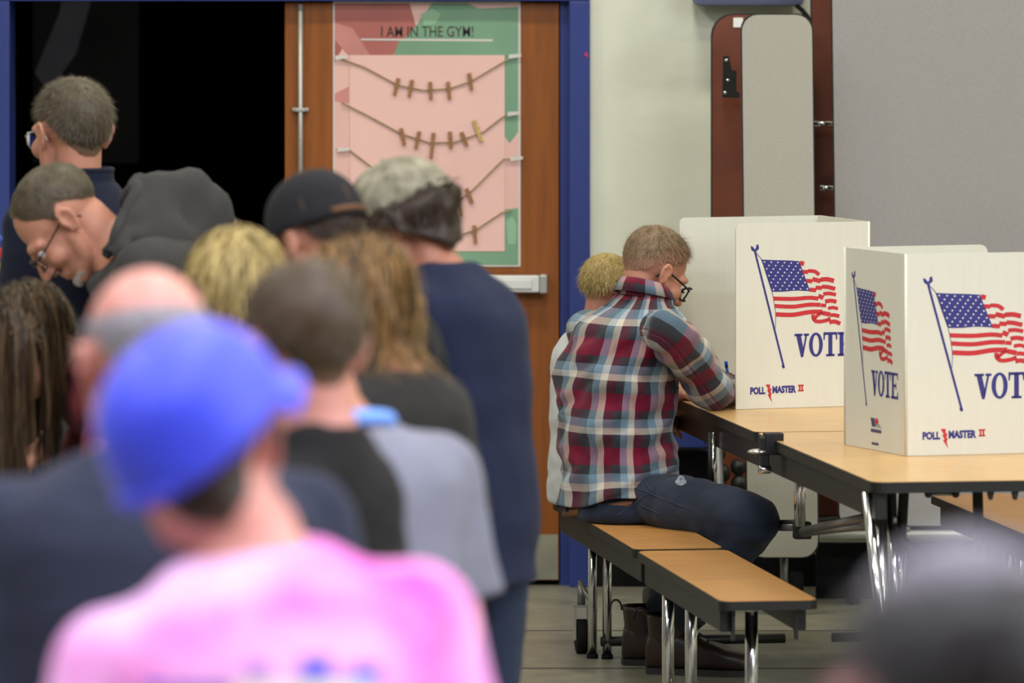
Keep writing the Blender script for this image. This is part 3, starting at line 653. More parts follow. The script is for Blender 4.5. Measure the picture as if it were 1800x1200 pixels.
class Person:
    def __init__(s, label, px, py, sv, yaw, lean=(3, 8, 20), hp=10, hy=0, hr=0, side=0, k=None, hs=1.0, bw=1.0, bd=1.0, hip=.95, top=.12, vox=.009, skinm=None, cat='person', female=False, group=None, jaw=1.0, nose=1.0, neckr=.056, anchor='top', hx=0.0):
        """px, py: head centre column and head top row in the photograph's frame, sv: scale there (px per metre)"""
        sd = math.radians(side)
        p0 = Vector((0, 0, hip)); S = Matrix.Rotation(sd, 3, 'Y')
        s.sp = [p0]
        for ln, a in zip((.2, .22, .09, .055), (lean[0], lean[1], (lean[1] + lean[2]) / 2, lean[2])):
            s.sp.append(s.sp[-1] + S @ fdir(a) * ln)
        s.ang = [lean[0], (lean[0] + lean[1]) / 2, lean[1], lean[2]]
        s.S = S
        Rh = R3('Z', hy) @ R3('X', -hp) @ R3('Y', hr)
        hc = s.sp[4] + Rh @ Vector((0, .015, .07)) * hs + Vector((hx, 0, 0))
        s.Mh = Matrix.Translation(hc) @ Rh.to_4x4(); s.hs = hs; s.hc = hc
        topz = hc.z + hs * max((Rh @ Vector((.077 * a, -.018 + .1 * b, .036 + .086 * c))).z for a, b, c in [(math.sin(t) * math.cos(f), math.sin(t) * math.sin(f), math.cos(t)) for t in np.linspace(0, 2, 12) for f in np.linspace(0, 6.28, 20)])
        wp = P(px, py, sv)
        if anchor == 'top': s.k = k or wp.z / topz
        else: s.k = k or wp.z / hc.z
        R = R3('Z', yaw); off = R @ (hc * s.k)
        s.root = empty('person', (wp.x - off.x, wp.y - off.y, 0), math.radians(yaw), label, cat, group)
        s.bw, s.bd, s.vox, s.skin = bw, bd, vox, skinm
        s.hp_ = (jaw, nose); s.neckr = neckr; s.bvh = None
        s.W = s.root.matrix_basis if False else Matrix.Translation(s.root.location) @ R.to_4x4()
        s.arms = {}; s.legs = {}
    def inv(s, px, py, sv):
        """pixel at scale sv -> the figure's own reference space"""
        return (s.W.inverted() @ P(px, py, sv)) / s.k
    def spine(s, t):
        """point and forward lean at arc length t above the pelvis"""
        seg = [(0, .2), (.2, .42), (.42, .51), (.51, .565)]
        if t <= 0: return s.sp[0] + s.S @ fdir(s.ang[0] * .5) * t, s.ang[0] * .5
        for i, (a, b) in enumerate(seg):
            if t <= b or i == 3:
                f = (t - a) / (b - a); an = [s.ang[0], s.ang[1], s.ang[2], s.ang[3]]
                a0 = s.ang[0] * .5 if i == 0 else an[i - 1 if i < 3 else 2]
                return s.sp[i].lerp(s.sp[i + 1], f), a0 + (an[min(i, 3)] - a0) * f
    def rings(s, lst, add=0.0, a0=-1, a1=9):
        out = []
        for (t, a, b) in lst:
            if t < a0 or t > a1: continue
            c, an = s.spine(t); A = s.S @ Vector((1, 0, 0)); n = s.S @ fdir(an); B = n.cross(A)
            out.append((c, A, B, a * s.bw + add, b * s.bd + add, 2.4))
        return out
    def shoulder(s, sd):
        c, an = s.spine(.415); return c + s.S @ Vector((sd * .172 * s.bw, 0, 0))
    def arm(s, sd, elbow, wrist, hd=None, palm=None, curl=25):
        s.arms[sd] = (s.shoulder(sd), Vector(elbow), Vector(wrist), hd, palm, curl)
    def leg(s, sd, hip, knee, ankle, toe=0):
        s.legs[sd] = (Vector(hip), Vector(knee), Vector(ankle), toe)
    def defaults(s):
        for sd in (-1, 1):
            if sd not in s.arms:
                sh = s.shoulder(sd); s.arm(sd, sh + Vector((sd * .045, -.02, -.29)), sh + Vector((sd * .03, .06, -.54)), Vector((0, .15, -1)), Vector((-sd, .2, 0)))
            if sd not in s.legs:
                s.leg(sd, s.sp[0] + Vector((sd * .085, 0, -.03)), (sd * .095, .015, .50), (sd * .1, -.01, .085))
    def body(s, fing=.0092):
        s.defaults()
        mb = MB()
        head_shapes(mb, s.Mh, s.hs, s.hp_[1], s.hp_[0])
        mb.chain([s.spine(.49)[0], s.spine(.54)[0], s.Mh @ (Vector((0, -.03, -.035)) * s.hs)], [s.neckr * 1.12, s.neckr, s.neckr * .98], 18)
        mb.loft(s.rings(TORSO, -.004), 28)
        for sd, (sh, el, wr, hd, palm, curl) in s.arms.items():
            mid = el.lerp(wr, .3)
            mb.chain([s.spine(.47)[0] + s.S @ Vector((sd * .055, 0, 0)), s.spine(.45)[0].lerp(sh, .55), sh, sh.lerp(el, .45), el, mid, wr], [.045, .05, .05, .046, .038, .040, .027], 12)
            d = (hd or (wr - el)).normalized(); hand(mb, wr, d, palm or Vector((-sd, 0, 0)), sd, curl, fing)
        for sd, (h, kn, an, toe) in s.legs.items():
            mb.chain([h, h.lerp(kn, .5), kn, kn.lerp(an, .35), an], [.082, .07, .052, .05, .035], 12)
            f = R3('Z', toe) @ Vector((0, 1, 0)); mb.chain([an + Vector((0, 0, -.04)), an + f * .1 + Vector((0, 0, -.055))], [.032, .026], 10)
        s.b = mb.remesh('body', s.skin, s.root, s.vox, 3, None, s.k)
        me = s.b.data
        s.bvh = BVHTree.FromPolygons([v.co for v in me.vertices], [tuple(p.vertices) for p in me.polygons])
        for sd in (-1, 1):
            c = s.Mh @ (Vector((sd * .031, .0765, .004)) * s.hs) * s.k
            e = MB().ell(c, .0125 * s.hs * s.k, None, 16, 10).build('eye', M_eye, s.root, True)
            MB().ell(s.Mh @ (Vector((sd * .031, .0865, .004)) * s.hs) * s.k, .0052 * s.hs * s.k).build('iris', M_iris, e, True)
        return s
    def shirt(s, m, sleeve='short', add=.014, lo=-.13, name='shirt', wr=(.006, 9, 9, 14, 3), vox=.012, sl_r=1.0, neck=.515, hem=1.0):
        s.defaults()
        mb = MB(); T2 = [(lo, .172 * hem, .120 * hem)] + [r for r in TORSO if r[0] > lo + .03 and r[0] <= neck]
        mb.loft(s.rings(T2, add), 32)
        for sd, (sh, el, wr_, *_r) in s.arms.items():
            inn = s.spine(.42)[0].lerp(sh, .6)
            if sleeve == 'short':
                e2 = sh.lerp(el, .78); mb.chain([s.spine(.475)[0] + s.S @ Vector((sd * .06, 0, 0)), s.spine(.455)[0].lerp(sh, .55), sh, sh.lerp(el, .4)], [.056, .064, .062 * sl_r, .062 * sl_r]); mb.tube([sh.lerp(el, .3), e2], [.064 * sl_r, .070 * sl_r], 18)
            else:
                w2 = el.lerp(wr_, .93)
                mb.chain([s.spine(.475)[0] + s.S @ Vector((sd * .06, 0, 0)), s.spine(.455)[0].lerp(sh, .55), sh, sh.lerp(el, .5), el, el.lerp(wr_, .5)], [.056, .064, .064 * sl_r, .060 * sl_r, .055 * sl_r, .05 * sl_r]); mb.tube([el.lerp(wr_, .4), w2], [.05 * sl_r, .040 * sl_r], 18)
        s.sh = mb.remesh(name, m, s.root, vox, 4, wr, s.k)
        return s.sh
    def collar(s, m, t=.522, a=.078, b=.07, h=.03, name='collar', parent=None, th=.008, tilt=0):
        c, an = s.spine(t); A = Vector((1, 0, 0)); n = s.S @ fdir(an + tilt); B = n.cross(A)
        mb = MB(); pts = [c + A * a * math.cos(q) + B * b * math.sin(q) for q in [2 * math.pi * i / 36 for i in range(36)]]
        mb.tube([p * s.k for p in pts], th * s.k, 8, True)
        if h > .012: mb.tube([(p + n * h) * s.k for p in pts], th * .8 * s.k, 8, True); mb.loft([(c * s.k, A, B, (a + th * .6) * s.k, (b + th * .6) * s.k, 2), ((c + n * h) * s.k, A, B, (a + th * .4) * s.k, (b + th * .4) * s.k, 2)], 36, False)
        return mb.build(name, m, parent or s.root, True)
    def trousers(s, m, top=.06, vox=.013):
        mb = MB(); T2 = [r for r in TORSO if r[0] <= top]
        mb.loft(s.rings(T2, .008), 28)
        for sd, (h, kn, an, toe) in s.legs.items():
            mb.chain([h, h.lerp(kn, .5), kn, kn.lerp(an, .5)], [.098, .088, .068, .064], 14); mb.tube([kn.lerp(an, .4), an + Vector((0, 0, .0))], [.064, .062], 16)
        o = mb.remesh('trousers', m, s.root, vox, 4, (.006, 8, 8, 12, 1), s.k)
        return o
    def shoes(s, m, L=.28):
        for sd, (h, kn, an, toe) in s.legs.items():
            f = R3('Z', toe); k = s.k; zf = an.z - .085
            base = Vector((an.x, an.y, zf)); mb = MB(); rg = []
            for (y, w_, hh) in ((-.075, .020, .05), (-.068, .034, .075), (-.03, .038, .105), (.02, .040, .10), (.07, .044, .075), (.12, .047, .055), (.165, .042, .046), (.195, .026, .036), (.205, .012, .025)):
                c = base + f @ Vector((0, y * L / .28, .018 + hh / 2)); rg.append((c * k, f @ Vector((1, 0, 0)), Vector((0, 0, 1)), w_ * k, hh / 2 * k, 2.6))
            mb.loft(rg, 18); sh = mb.build('shoe', m, s.root, True)
            ol = [(-.03, -.07), (0, -.082), (.03, -.07), (.04, 0), (.05, .1), (.046, .165), (.025, .205), (0, .212), (-.025, .205), (-.046, .165), (-.05, .1), (-.04, 0)]
            MB().prism([((x) * k, y * L / .28 * k) for x, y in ol], 0, .022 * k, Matrix.Translation(base * k) @ f.to_4x4()).build('sole', M_sole, sh)
    # ---- hair
    def hdir(s, az, el):
        a, e = math.radians(az), math.radians(el)
        return (s.Mh.to_3x3() @ Vector((math.sin(a) * math.cos(e), math.cos(a) * math.cos(e), math.sin(e)))).normalized()
    def surf(s, az, el):
        c = (s.Mh @ (Vector((0, -.012, .02)) * s.hs)) * s.k; d = s.hdir(az, el)
        p, n, i, dist = s.bvh.ray_cast(c + d * .22, -d)
        if p is None: p = c + d * .09; n = d
        return p, n, d
    def hair(s, m, n=3000, L=.02, wd=.0022, table=HAIRLINE, thick=.006, style='short', seed=1, segs=3, curl=0.0, name='hair', whorl=(180, 62), lift=.35, drop=0, top_extra=1.0, etop=90, lump=.0022, lscale=60, fade=6):
        r = random.Random(seed); V = []; Fc = []; tone = []; fd = []
        def addv(p, t, f=1.0): V.append(p); tone.append(t); fd.append(min(1.0, max(0.0, f))); return len(V) - 1
        # base layer hugging the scalp
        NA, NE = 72, 34; grid = {}
        for i in range(NA):
            az = -180 + 360 * i / NA; e0 = min(hline(az, table), etop)
            for j in range(NE + 1):
                el = e0 + (etop - e0) * j / NE; p, nn, d = s.surf(az, el)
                th = thick * min(1, .12 + j / 5) * (1 if etop > 89 else min(1, .05 + (NE - j) / 8)) * (1 + (top_extra - 1) * max(0, math.sin(math.radians(el)))) + (.002 if j else -.003)
                q = p + d * th + d * lump * noise.noise(p * lscale)
                grid[i, j] = addv(q, .25 + .3 * (noise.noise(p * 45) * .5 + .5), (el - e0) / fade + .15)
        for i in range(NA):
            for j in range(NE):
                a, b, c_, d_ = grid[i, j], grid[(i + 1) % NA, j], grid[(i + 1) % NA, j + 1], grid[i, j + 1]
                Fc.append((a, b, c_, d_))
        down = Vector((0, 0, -1)); wl = s.hdir(*whorl)
        for q_ in range(n):
            az = r.uniform(-180, 180); e0 = hline(az, table)
            if e0 >= etop: continue
            el = math.degrees(math.asin(min(1, max(-1, r.uniform(math.sin(math.radians(e0)), math.sin(math.radians(etop)))))))
            p, nn, d = s.surf(az, el); f = min(1, (el - e0) / 14 + .15)
            fl = d - wl * d.dot(wl); fl = (fl - d * fl.dot(d)); fl = fl.normalized() if fl.length > 1e-4 else d.orthogonal()
            if drop: fl = (fl * (1 - drop) + (down - d * down.dot(d)) * drop).normalized()
            t = (fl + d * lift + Vector((r.gauss(0, .22), r.gauss(0, .22), r.gauss(0, .22)))).normalized()
            ln = L * f * r.uniform(.6, 1.25) * (1 + (top_extra - 1) * max(0, math.sin(math.radians(el)))); tn = r.uniform(0, 1); q = p + d * (thick * f * .7)
            ax = d.cross(t).normalized(); w_ = wd * r.uniform(.7, 1.3) * s.k; ph = r.uniform(0, 6.28)
            prev = None
            for g in range(segs + 1):
                ww = w_ * (1 - .8 * g / segs)
                a = addv(q - ax * ww / 2, tn, (el - e0) / fade + .2); b = addv(q + ax * ww / 2, tn, (el - e0) / fade + .2)
                if prev: Fc.append((prev[0], prev[1], b, a))
                prev = (a, b)
                if style == 'short':
                    q = q + t * ln / segs; t = (t - d * .18 * g / segs + fl * .1).normalized()
                elif style == 'curly':
                    q = q + t * ln / segs; t = (t + (ax * math.cos(ph + g * 1.6) + d * math.sin(ph + g * 1.6)) * curl).normalized()
                else:
                    stp = ln / segs; q2 = q + (t * .5 + down * .62 + (ax * math.sin(ph + g * .9) + fl * math.cos(ph * 2 + g * .7)) * curl).normalized() * stp
                    loc_, nr, idx, ds = s.bvh.find_nearest(q2); off = thick + .012 * r.random()
                    if (q2 - loc_).dot(nr) < off: q2 = loc_ + nr * off
                    t = (q2 - q).normalized(); q = q2
        o = mobj(name, V, Fc, m, s.root, True)
        at = o.data.attributes.new('tone', 'FLOAT', 'POINT'); at.data.foreach_set('value', tone)
        at = o.data.attributes.new('fade', 'FLOAT', 'POINT'); at.data.foreach_set('value', fd)
        return o
    def stubble(s, m, pts, r0=.012, name='beard'):
        mb = MB()
        mb.chain([s.Mh @ (Vector(p) * s.hs) * s.k for p in pts], [r0 * s.hs * s.k] * len(pts), 10)
        o = mb.remesh(name, m, s.root, .004, 2, (.002, 60, 60, 60, 5)); 
        o.data.attributes.new('tone', 'FLOAT', 'POINT').data.foreach_set('value', [rng.random() for v in o.data.vertices]); o.data.attributes.new('fade', 'FLOAT', 'POINT').data.foreach_set('value', [.8] * len(o.data.vertices))
        return o
    # ---- cap
    def cap(s, m, turn=0, pitch=0, roll=0, name='cap', brim=True, m2=None, r=(.086, .108, .098), rimdrop=0.0, strap=True, brimlen=.075, m_brim=None):
        k = s.k * s.hs
        Mc = s.Mh @ (Matrix.Translation(Vector((0, -.014, .040)) * s.hs) @ (R3('Z', turn) @ R3('X', -pitch) @ R3('Y', roll)).to_4x4())
        X = lambda v: (Mc @ (Vector(v) * s.hs)) * s.k
        V = []; Fc = []; n, mm = 48, 16
        for j in range(mm + 1):
            t = math.radians(2 + 92 * j / mm)
            for i in range(n):
                a = 2 * math.pi * i / n; front = max(0, math.cos(a)) ** 2
                # y is forward of the cap; six panels pull in at the seams
                rr = math.sin(min(t, math.radians(92))) ** .9 * (1 - .010 * (abs(math.sin(3 * a)) < .12))
                V.append(X((r[0] * rr * math.sin(a), r[1] * rr * math.cos(a), r[2] * math.cos(t) + .008 * front * math.sin(t) - (rimdrop * (1 - math.cos(a)) / 2 if j > mm - 5 else 0) * (j - mm + 5) / 5)))
        for j in range(mm):
            Fc += [(j * n + i, j * n + (i + 1) % n, (j + 1) * n + (i + 1) % n, (j + 1) * n + i) for i in range(n)]
        Fc.append(list(range(n)))
        c = mobj(name, V, Fc, m, s.root, True)
        sm = c.modifiers.new('thickness', 'SOLIDIFY'); sm.thickness = .003; sm.offset = 1
        MB().ell(X((0, 0, r[2] + .002)), .008 * k).build('button', m2 or m, c, True)
        for a in range(6):
            pts = [X((1.005 * r[0] * math.sin(t) ** .9 * math.sin(a * math.pi / 3), 1.005 * r[1] * math.sin(t) ** .9 * math.cos(a * math.pi / 3), 1.005 * r[2] * math.cos(t) + .008 * max(0, math.cos(a * math.pi / 3)) ** 2 * math.sin(t))) for t in [math.radians(4 + 84 * i / 12) for i in range(13)]]
            MB().tube(pts, .0016 * k, 6).build('seam', m2 or m, c, True)
        if brim:
            V = []; Fc = []; nb, mbm = 20, 6
            for j in range(mbm + 1):
                for i in range(nb + 1):
                    a = math.radians(-62 + 124 * i / nb); f = j / mbm
                    x = r[0] * math.sin(a) * (1 + .06 * f); y = r[1] * math.cos(a) + brimlen * f * max(0, math.cos(a * 1.35)) ** .6
                    V.append(X((x, y, -.002 - .020 * (math.sin(a) ** 2) * (1 + f * .7) - .012 * f)))
            for j in range(mbm):
                Fc += [(j * (nb + 1) + i, j * (nb + 1) + i + 1, (j + 1) * (nb + 1) + i + 1, (j + 1) * (nb + 1) + i) for i in range(nb)]
            b = mobj('brim', V, Fc, m_brim or m, c, True); sm = b.modifiers.new('thickness', 'SOLIDIFY'); sm.thickness = .004; sm.offset = 0
        if strap:
            pts = [X((1.03 * r[0] * math.sin(a), 1.03 * r[1] * math.cos(a), .006 - rimdrop)) for a in [math.radians(150 + 60 * i / 10) for i in range(11)]]
            MB().tube(pts, .006 * k, 8).build('strap', m2 or m, c, True)
        return c
    def glasses(s, mf, rim=.0022, drop=0.0, w_=.026, h_=.019, half=False):
        k = s.k; e = None
        X = lambda v: (s.Mh @ (Vector(v) * s.hs)) * k
        mb = MB(); objs = []
        zc = .0 - drop; y = .112
        for sd in (-1, 1):
            pts = [X((sd * .034 + w_ * math.copysign(abs(math.cos(q)) ** .7, math.cos(q)), y - .006 * abs(math.cos(q) * sd - 0) - (.010 if sd * math.cos(q) > .5 else 0), zc + h_ * math.copysign(abs(math.sin(q)) ** .7, math.sin(q)))) for q in [2 * math.pi * i / 24 for i in range(24)]]
            mb.tube(pts, rim * k, 6, True); objs.append(pts)
            mb.tube([X((sd * .062, y - .014, zc + .008)), X((sd * .078, .06, zc + .010)), X((sd * .086, .0, zc + .014)), X((sd * .088, -.022, zc + .006)), X((sd * .085, -.036, zc - .018))], rim * k, 6)
        mb.tube([X((-.010, y, zc + .004)), X((0, y + .004, zc + .008)), X((.010, y, zc + .004))], rim * k, 6)
        g = tag(mb.build('glasses', mf, s.root, True))
        for pts in objs: mobj('lens', pts, [list(range(24))], M_lens, g)
        return g
SK_l = skin('light', (184, 128, 104)); SK_p = skin('pink', (198, 136, 122)); SK_d = skin('tan', (166, 110, 86))
JEAN = cloth('dark_jeans', (44, 52, 72)); KHA = cloth('charcoal_trousers', (60, 58, 58)); BLKT = cloth('black_trousers', (28, 28, 32))
SHOE = mat('shoe_leather', srgb(52, 38, 32), .45, nscale=20, namp=.2); SHOE2 = mat('shoe_grey', srgb(90, 90, 95), .6, nscale=20, namp=.1)
H_dk = hairmat('hair_dark_brown', (22, 16, 12), (70, 50, 36)); H_gb = hairmat('hair_grey_brown', (34, 28, 20), (104, 91, 70)); H_br = hairmat('hair_brown', (30, 22, 15), (92, 70, 44))
H_bl = hairmat('hair_blond', (104, 84, 42), (200, 176, 110)); H_wv = hairmat('hair_light_brown', (48, 34, 16), (146, 108, 60)); H_lb = hairmat('hair_short_ash', (70, 56, 42), (168, 140, 108))
H_gy = hairmat('hair_grey', (130, 124, 124), (205, 200, 200)); H_bk = hairmat('hair_black', (16, 14, 14), (48, 42, 42))

# 1 the tall man in a navy suit by the dark doorway
p = Person('person in a navy suit jacket with short grey brown hair before the dark doorway', 124, 142, 720, 32, lean=(0, 4, 14), hp=8, hy=4, hs=1.05, vox=.0065, skinm=SK_l, neckr=.058, bw=.80)
p.body(); NAVY = cloth('navy_suit', (24, 28, 44))
j = p.shirt(NAVY, 'long', .02, -.2, 'suit_jacket', (.004, 7, 7, 9, 2), sl_r=1.1, neck=.525)
p.collar(mat('shirt_white', srgb(225, 228, 230), .7, nscale=20, namp=.02), t=.525, a=.068, b=.066, h=.016, name='shirt_collar', th=.003, tilt=-6)
p.collar(NAVY, t=.520, a=.084, b=.078, h=.03, name='jacket_collar', th=.008, tilt=-6)
p.trousers(BLKT); p.shoes(SHOE)
p.hair(H_gb, 7500, .022, .0018, thick=.008, seed=3, lift=.3, fade=16, table=[(0, 47), (30, 44), (52, 30), (72, 16), (84, 0), (92, 10), (104, 12), (118, -12), (135, -38), (160, -50), (180, -52)])
p.glasses(M_alu, .0016)

# 2 the man in a grey hoodie bending over to sign
p = Person('person in a charcoal hooded sweatshirt and glasses bending over to the left', 110, 392, 745, 93, lean=(30, 46, 62), hp=58, hy=4, hs=1.07, k=1.0, anchor='mid', vox=.006, skinm=SK_l, neckr=.062, bw=1.08, bd=1.1)
dz = P(110, 392, 745).z - p.hc.z
for a in p.sp: a.z += dz
p.Mh = Matrix.Translation((0, 0, dz)) @ p.Mh; p.hc.z += dz
for sd in (-1, 1):
    sh = p.shoulder(sd); p.arm(sd, sh + Vector((sd * .07, .02, -.30)), sh + Vector((sd * .0, .24, -.42)), Vector((0, .8, -.6)), Vector((0, -.3, -1)), 30)
    p.leg(sd, p.sp[0] + Vector((sd * .09, -.01, -.03)), (sd * .1, -.02, .50), (sd * .11, -.06, .085))
p.body(); HOOD = cloth('charcoal_fleece', (58, 57, 56), .12, 200)
p.shirt(HOOD, 'long', .03, -.16, 'sweatshirt', (.010, 8, 8, 8, 9), sl_r=1.2, neck=.515)
c, an = p.spine(.50); A = Vector((1, 0, 0)); n_ = fdir(an); B = n_.cross(A)      # B points to the back
if B.y > 0: B = -B
HV = []; HF = []; nu, prof = 41, [(.080, -.04), (.088, .0), (.100, .030), (.122, .044), (.155, .034), (.190, -.005), (.215, -.06), (.224, -.115), (.205, -.160), (.170, -.185), (.130, -.185)]
prof = [tuple(q) for q in smoothpts(prof, 3)]
for i in range(nu):
    u = i / (nu - 1); q = math.pi * (u * 1.24 - .12); bk = max(0, math.sin(q))
    for (ro, hn) in prof:
        v = c + A * (math.cos(q) * (ro * .62 + .062)) + B * (math.sin(q) * (ro * (.35 + .75 * bk ** 2)) + .01) + n_ * (hn * (.35 + .75 * bk) + .03 * bk ** 3)
        v += (A * math.cos(q) + B * math.sin(q)) * (.030 * noise.noise(v * 10) + .018 * noise.noise(v * 22)) + n_ * .016 * noise.noise(v * 9 + Vector((4, 0, 0))) + (B * .7 - n_ * .3) * (.045 * (.35 - abs(noise.noise(v * 7.5 + Vector((1.7, 3, 0))) * 1.6)))
        HV.append(v * p.k)
npf = len(prof)
for i in range(nu - 1): HF += [(i * npf + m_, i * npf + m_ + 1, (i + 1) * npf + m_ + 1, (i + 1) * npf + m_) for m_ in range(npf - 1)]
rim_ = [HV[i * npf + 8] + (B - n_ * .1) * .012 * math.sin(math.pi * i / (nu - 1)) for i in range(nu)]
ho = mobj('hood', HV, HF, HOOD, p.root, True); MB().tube(rim_, [.006 + .016 * math.sin(math.pi * i / (nu - 1)) for i in range(nu)], 10).build('hood_rim', HOOD, ho, True); sm_ = ho.modifiers.new('fleece_thickness', 'SOLIDIFY'); sm_.thickness = .008; sm_.offset = 0
p.trousers(JEAN); p.shoes(SHOE)
p.hair(H_gb, 6500, .011, .0015, thick=.004, seed=5, lift=.3, table=[(0, 52), (30, 50), (50, 34), (72, 18), (84, -6), (92, 10), (104, 14), (118, 0), (135, -20), (160, -32), (180, -34)])
p.stubble(H_gy, [(-.03, .062, -.092), (0, .088, -.098), (.03, .062, -.092)], .015)
p.stubble(H_gb, [(-.024, .098, -.048), (0, .106, -.047), (.024, .098, -.048)], .006, 'moustache')
p.glasses(M_black, .0022, .004, .027, .017)

# 3 long brown hair, bending to the table
p = Person('person with long brown hair and glasses bending over the sign-in table', 48, 600, 800, 100, lean=(34, 54, 66), hp=42, hy=-14, k=.94, hs=.99, bw=.86, bd=.95, vox=.007, skinm=SK_l, jaw=.9, neckr=.048, anchor='mid')
dz = P(48, 600, 800).z / p.k - p.hc.z
for a in p.sp: a.z += dz
p.Mh = Matrix.Translation((0, 0, dz)) @ p.Mh; p.hc.z += dz
for sd in (-1, 1):
    sh = p.shoulder(sd); p.arm(sd, sh + Vector((sd * .05, .06, -.25)), Vector((sd * .08, sh.y + .22, .85)), Vector((-sd * .3, 1, -.2)), Vector((0, 0, -1)), 20)
    p.leg(sd, p.sp[0] + Vector((sd * .085, .0, -.03)), (sd * .1, -.02, .50), (sd * .11, -.05, .085))
p.body(); p.shirt(cloth('maroon_knit', (92, 34, 40)), 'long', .016, -.12, 'sweater', neck=.515, sl_r=.9)
p.trousers(BLKT); p.shoes(SHOE)
p.hair(H_br, 2600, .36, .006, thick=.010, style='long', seed=8, segs=16, curl=.05, lift=.1, drop=.3, whorl=(0, 70), table=[(0, 50), (30, 44), (52, 26), (72, 4), (90, -8), (110, -20), (135, -30), (180, -38)])
p.glasses(M_black, .0018)

# 4 grey tee man with camouflage cap and curly hair, by the door
p = Person('person in a navy t-shirt with a pale mottled cap over curly dark hair', 712, 292, 850, 58, lean=(2, 9, 40), hp=30, hy=10, bw=.80, bd=.98, vox=.008, skinm=SK_d, hs=1.0, neckr=.054)
sh = p.shoulder(1); p.arm(1, sh + Vector((.02, .03, -.29)), sh + Vector((-.08, .25, -.40)), Vector((-.3, 1, 0)), Vector((0, 0, -1)))
sh = p.shoulder(-1); p.arm(-1, sh + Vector((-.02, .03, -.29)), sh + Vector((.08, .25, -.40)), Vector((.3, 1, 0)), Vector((0, 0, -1)))
p.body(); p.shirt(cloth('navy_tee', (31, 36, 58)), 'short', .022, -.18, 't_shirt', (.008, 7, 7, 7, 6), sl_r=1.1, neck=.53)
p.trousers(JEAN); p.shoes(SHOE2)
p.hair(H_dk, 1500, .05, .006, thick=.030, style='curly', seed=4, segs=8, curl=.9, lift=.2, lump=.018, lscale=38, etop=14, table=[(0, 14), (50, 14), (72, 0), (90, -12), (110, -44), (150, -60), (180, -62)], drop=.3)
M_camo = mat('camo_cloth', srgb(120, 114, 92), .9, nscale=22, namp=.45, color2=srgb(160, 154, 132), bump=.2, bscale=200)
p.cap(M_camo, 0, -6, 0, r=(.097, .118, .104), rimdrop=.0)

# 5 black cap
p = Person('person wearing a plain black cap with a brown strap, in the line', 556, 320, 900, 40, lean=(2, 8, 30), hp=20, hy=5, vox=.010, skinm=SK_l, bw=1.05)
p.body(); p.shirt(cloth('black_tee', (20, 20, 23)), 'short', .018, -.18, 't_shirt'); p.trousers(KHA); p.shoes(SHOE)
p.hair(H_dk, 1200, .02, .003, thick=.006, seed=6, etop=8)
p.cap(mat('cap_black', srgb(22, 22, 26), .9, nscale=8, namp=.15, bump=.1, bscale=300), 0, 4, 0, r=(.094, .114, .108), m2=mat('cap_brown_strap', srgb(96, 62, 36), .7, nscale=9, namp=.1), rimdrop=.018)

# 6 short blond hair
p = Person('person with short blond hair between the bald man and the black cap', 412, 412, 950, 30, lean=(2, 8, 25), hp=18, vox=.011, skinm=SK_l, bw=.85)
p.body(); p.shirt(cloth('black_knit', (20, 20, 23)), 'long', .016, -.15, 'sweater', neck=.53); p.trousers(BLKT); p.shoes(SHOE)
p.hair(H_bl, 1800, .07, .006, thick=.014, style='long', seed=12, segs=6, curl=.1, whorl=(180, 75), drop=.3)

# 7 wavy light brown hair, charcoal tee
p = Person('person with wavy light brown hair and a charcoal t-shirt', 628, 425, 1000, 52, lean=(0, 4, 26), hp=24, hy=5, vox=.010, skinm=SK_d, bw=.80, jaw=.9, neckr=.05)
p.body(); p.shirt(cloth('charcoal_tee', (40, 38, 36)), 'short', .020, -.16, 't_shirt', sl_r=1.1); p.trousers(JEAN); p.shoes(SHOE2)
p.hair(H_wv, 2200, .19, .007, thick=.010, style='long', seed=15, segs=14, curl=.28, lift=.15, drop=.2, whorl=(0, 70), table=[(0, 48), (30, 44), (52, 28), (72, 8), (90, -4), (110, -18), (135, -28), (180, -36)])

# 8 grey tee
p = Person('person in a loose grey t-shirt with a light blue collar, back to the camera', 535, 530, 1120, 25, lean=(2, 10, 50), hp=38, hy=25, vox=.011, skinm=SK_d, bw=1.0, bd=1.15)
p.body(); p.shirt(cloth('grey_tee', (116, 116, 128)), 'short', .026, -.2, 't_shirt', (.008, 7, 7, 7, 6), sl_r=1.2)
p.collar(mat('collar_blue', srgb(110, 150, 220), .8, nscale=9, namp=.05), t=.512, a=.092, b=.088, h=.0, name='collar', th=.016, tilt=0)
p.trousers(KHA); p.shoes(SHOE2); p.hair(H_br, 1200, .02, .003, thick=.006, seed=26)

# 9 dark brown hair, black top
p = Person('person with short dark brown hair and a black top behind the blue cap', 532, 468, 1250, 72, lean=(0, 3, 12), hp=16, hy=-44, vox=.009, skinm=SK_p, bw=.85, bd=.72, hs=1.02)
p.body(); p.shirt(cloth('black_top', (20, 18, 18)), 'long', .018, -.18, 'top', neck=.53); p.trousers(BLKT); p.shoes(SHOE)
p.hair(H_br, 3500, .02, .004, thick=.012, seed=9, lift=.12, lump=.004, lscale=30, fade=14, table=[(0, 47), (30, 44), (52, 30), (72, 14), (84, -4), (92, 6), (104, 8), (118, -16), (135, -42), (160, -54), (180, -56)])

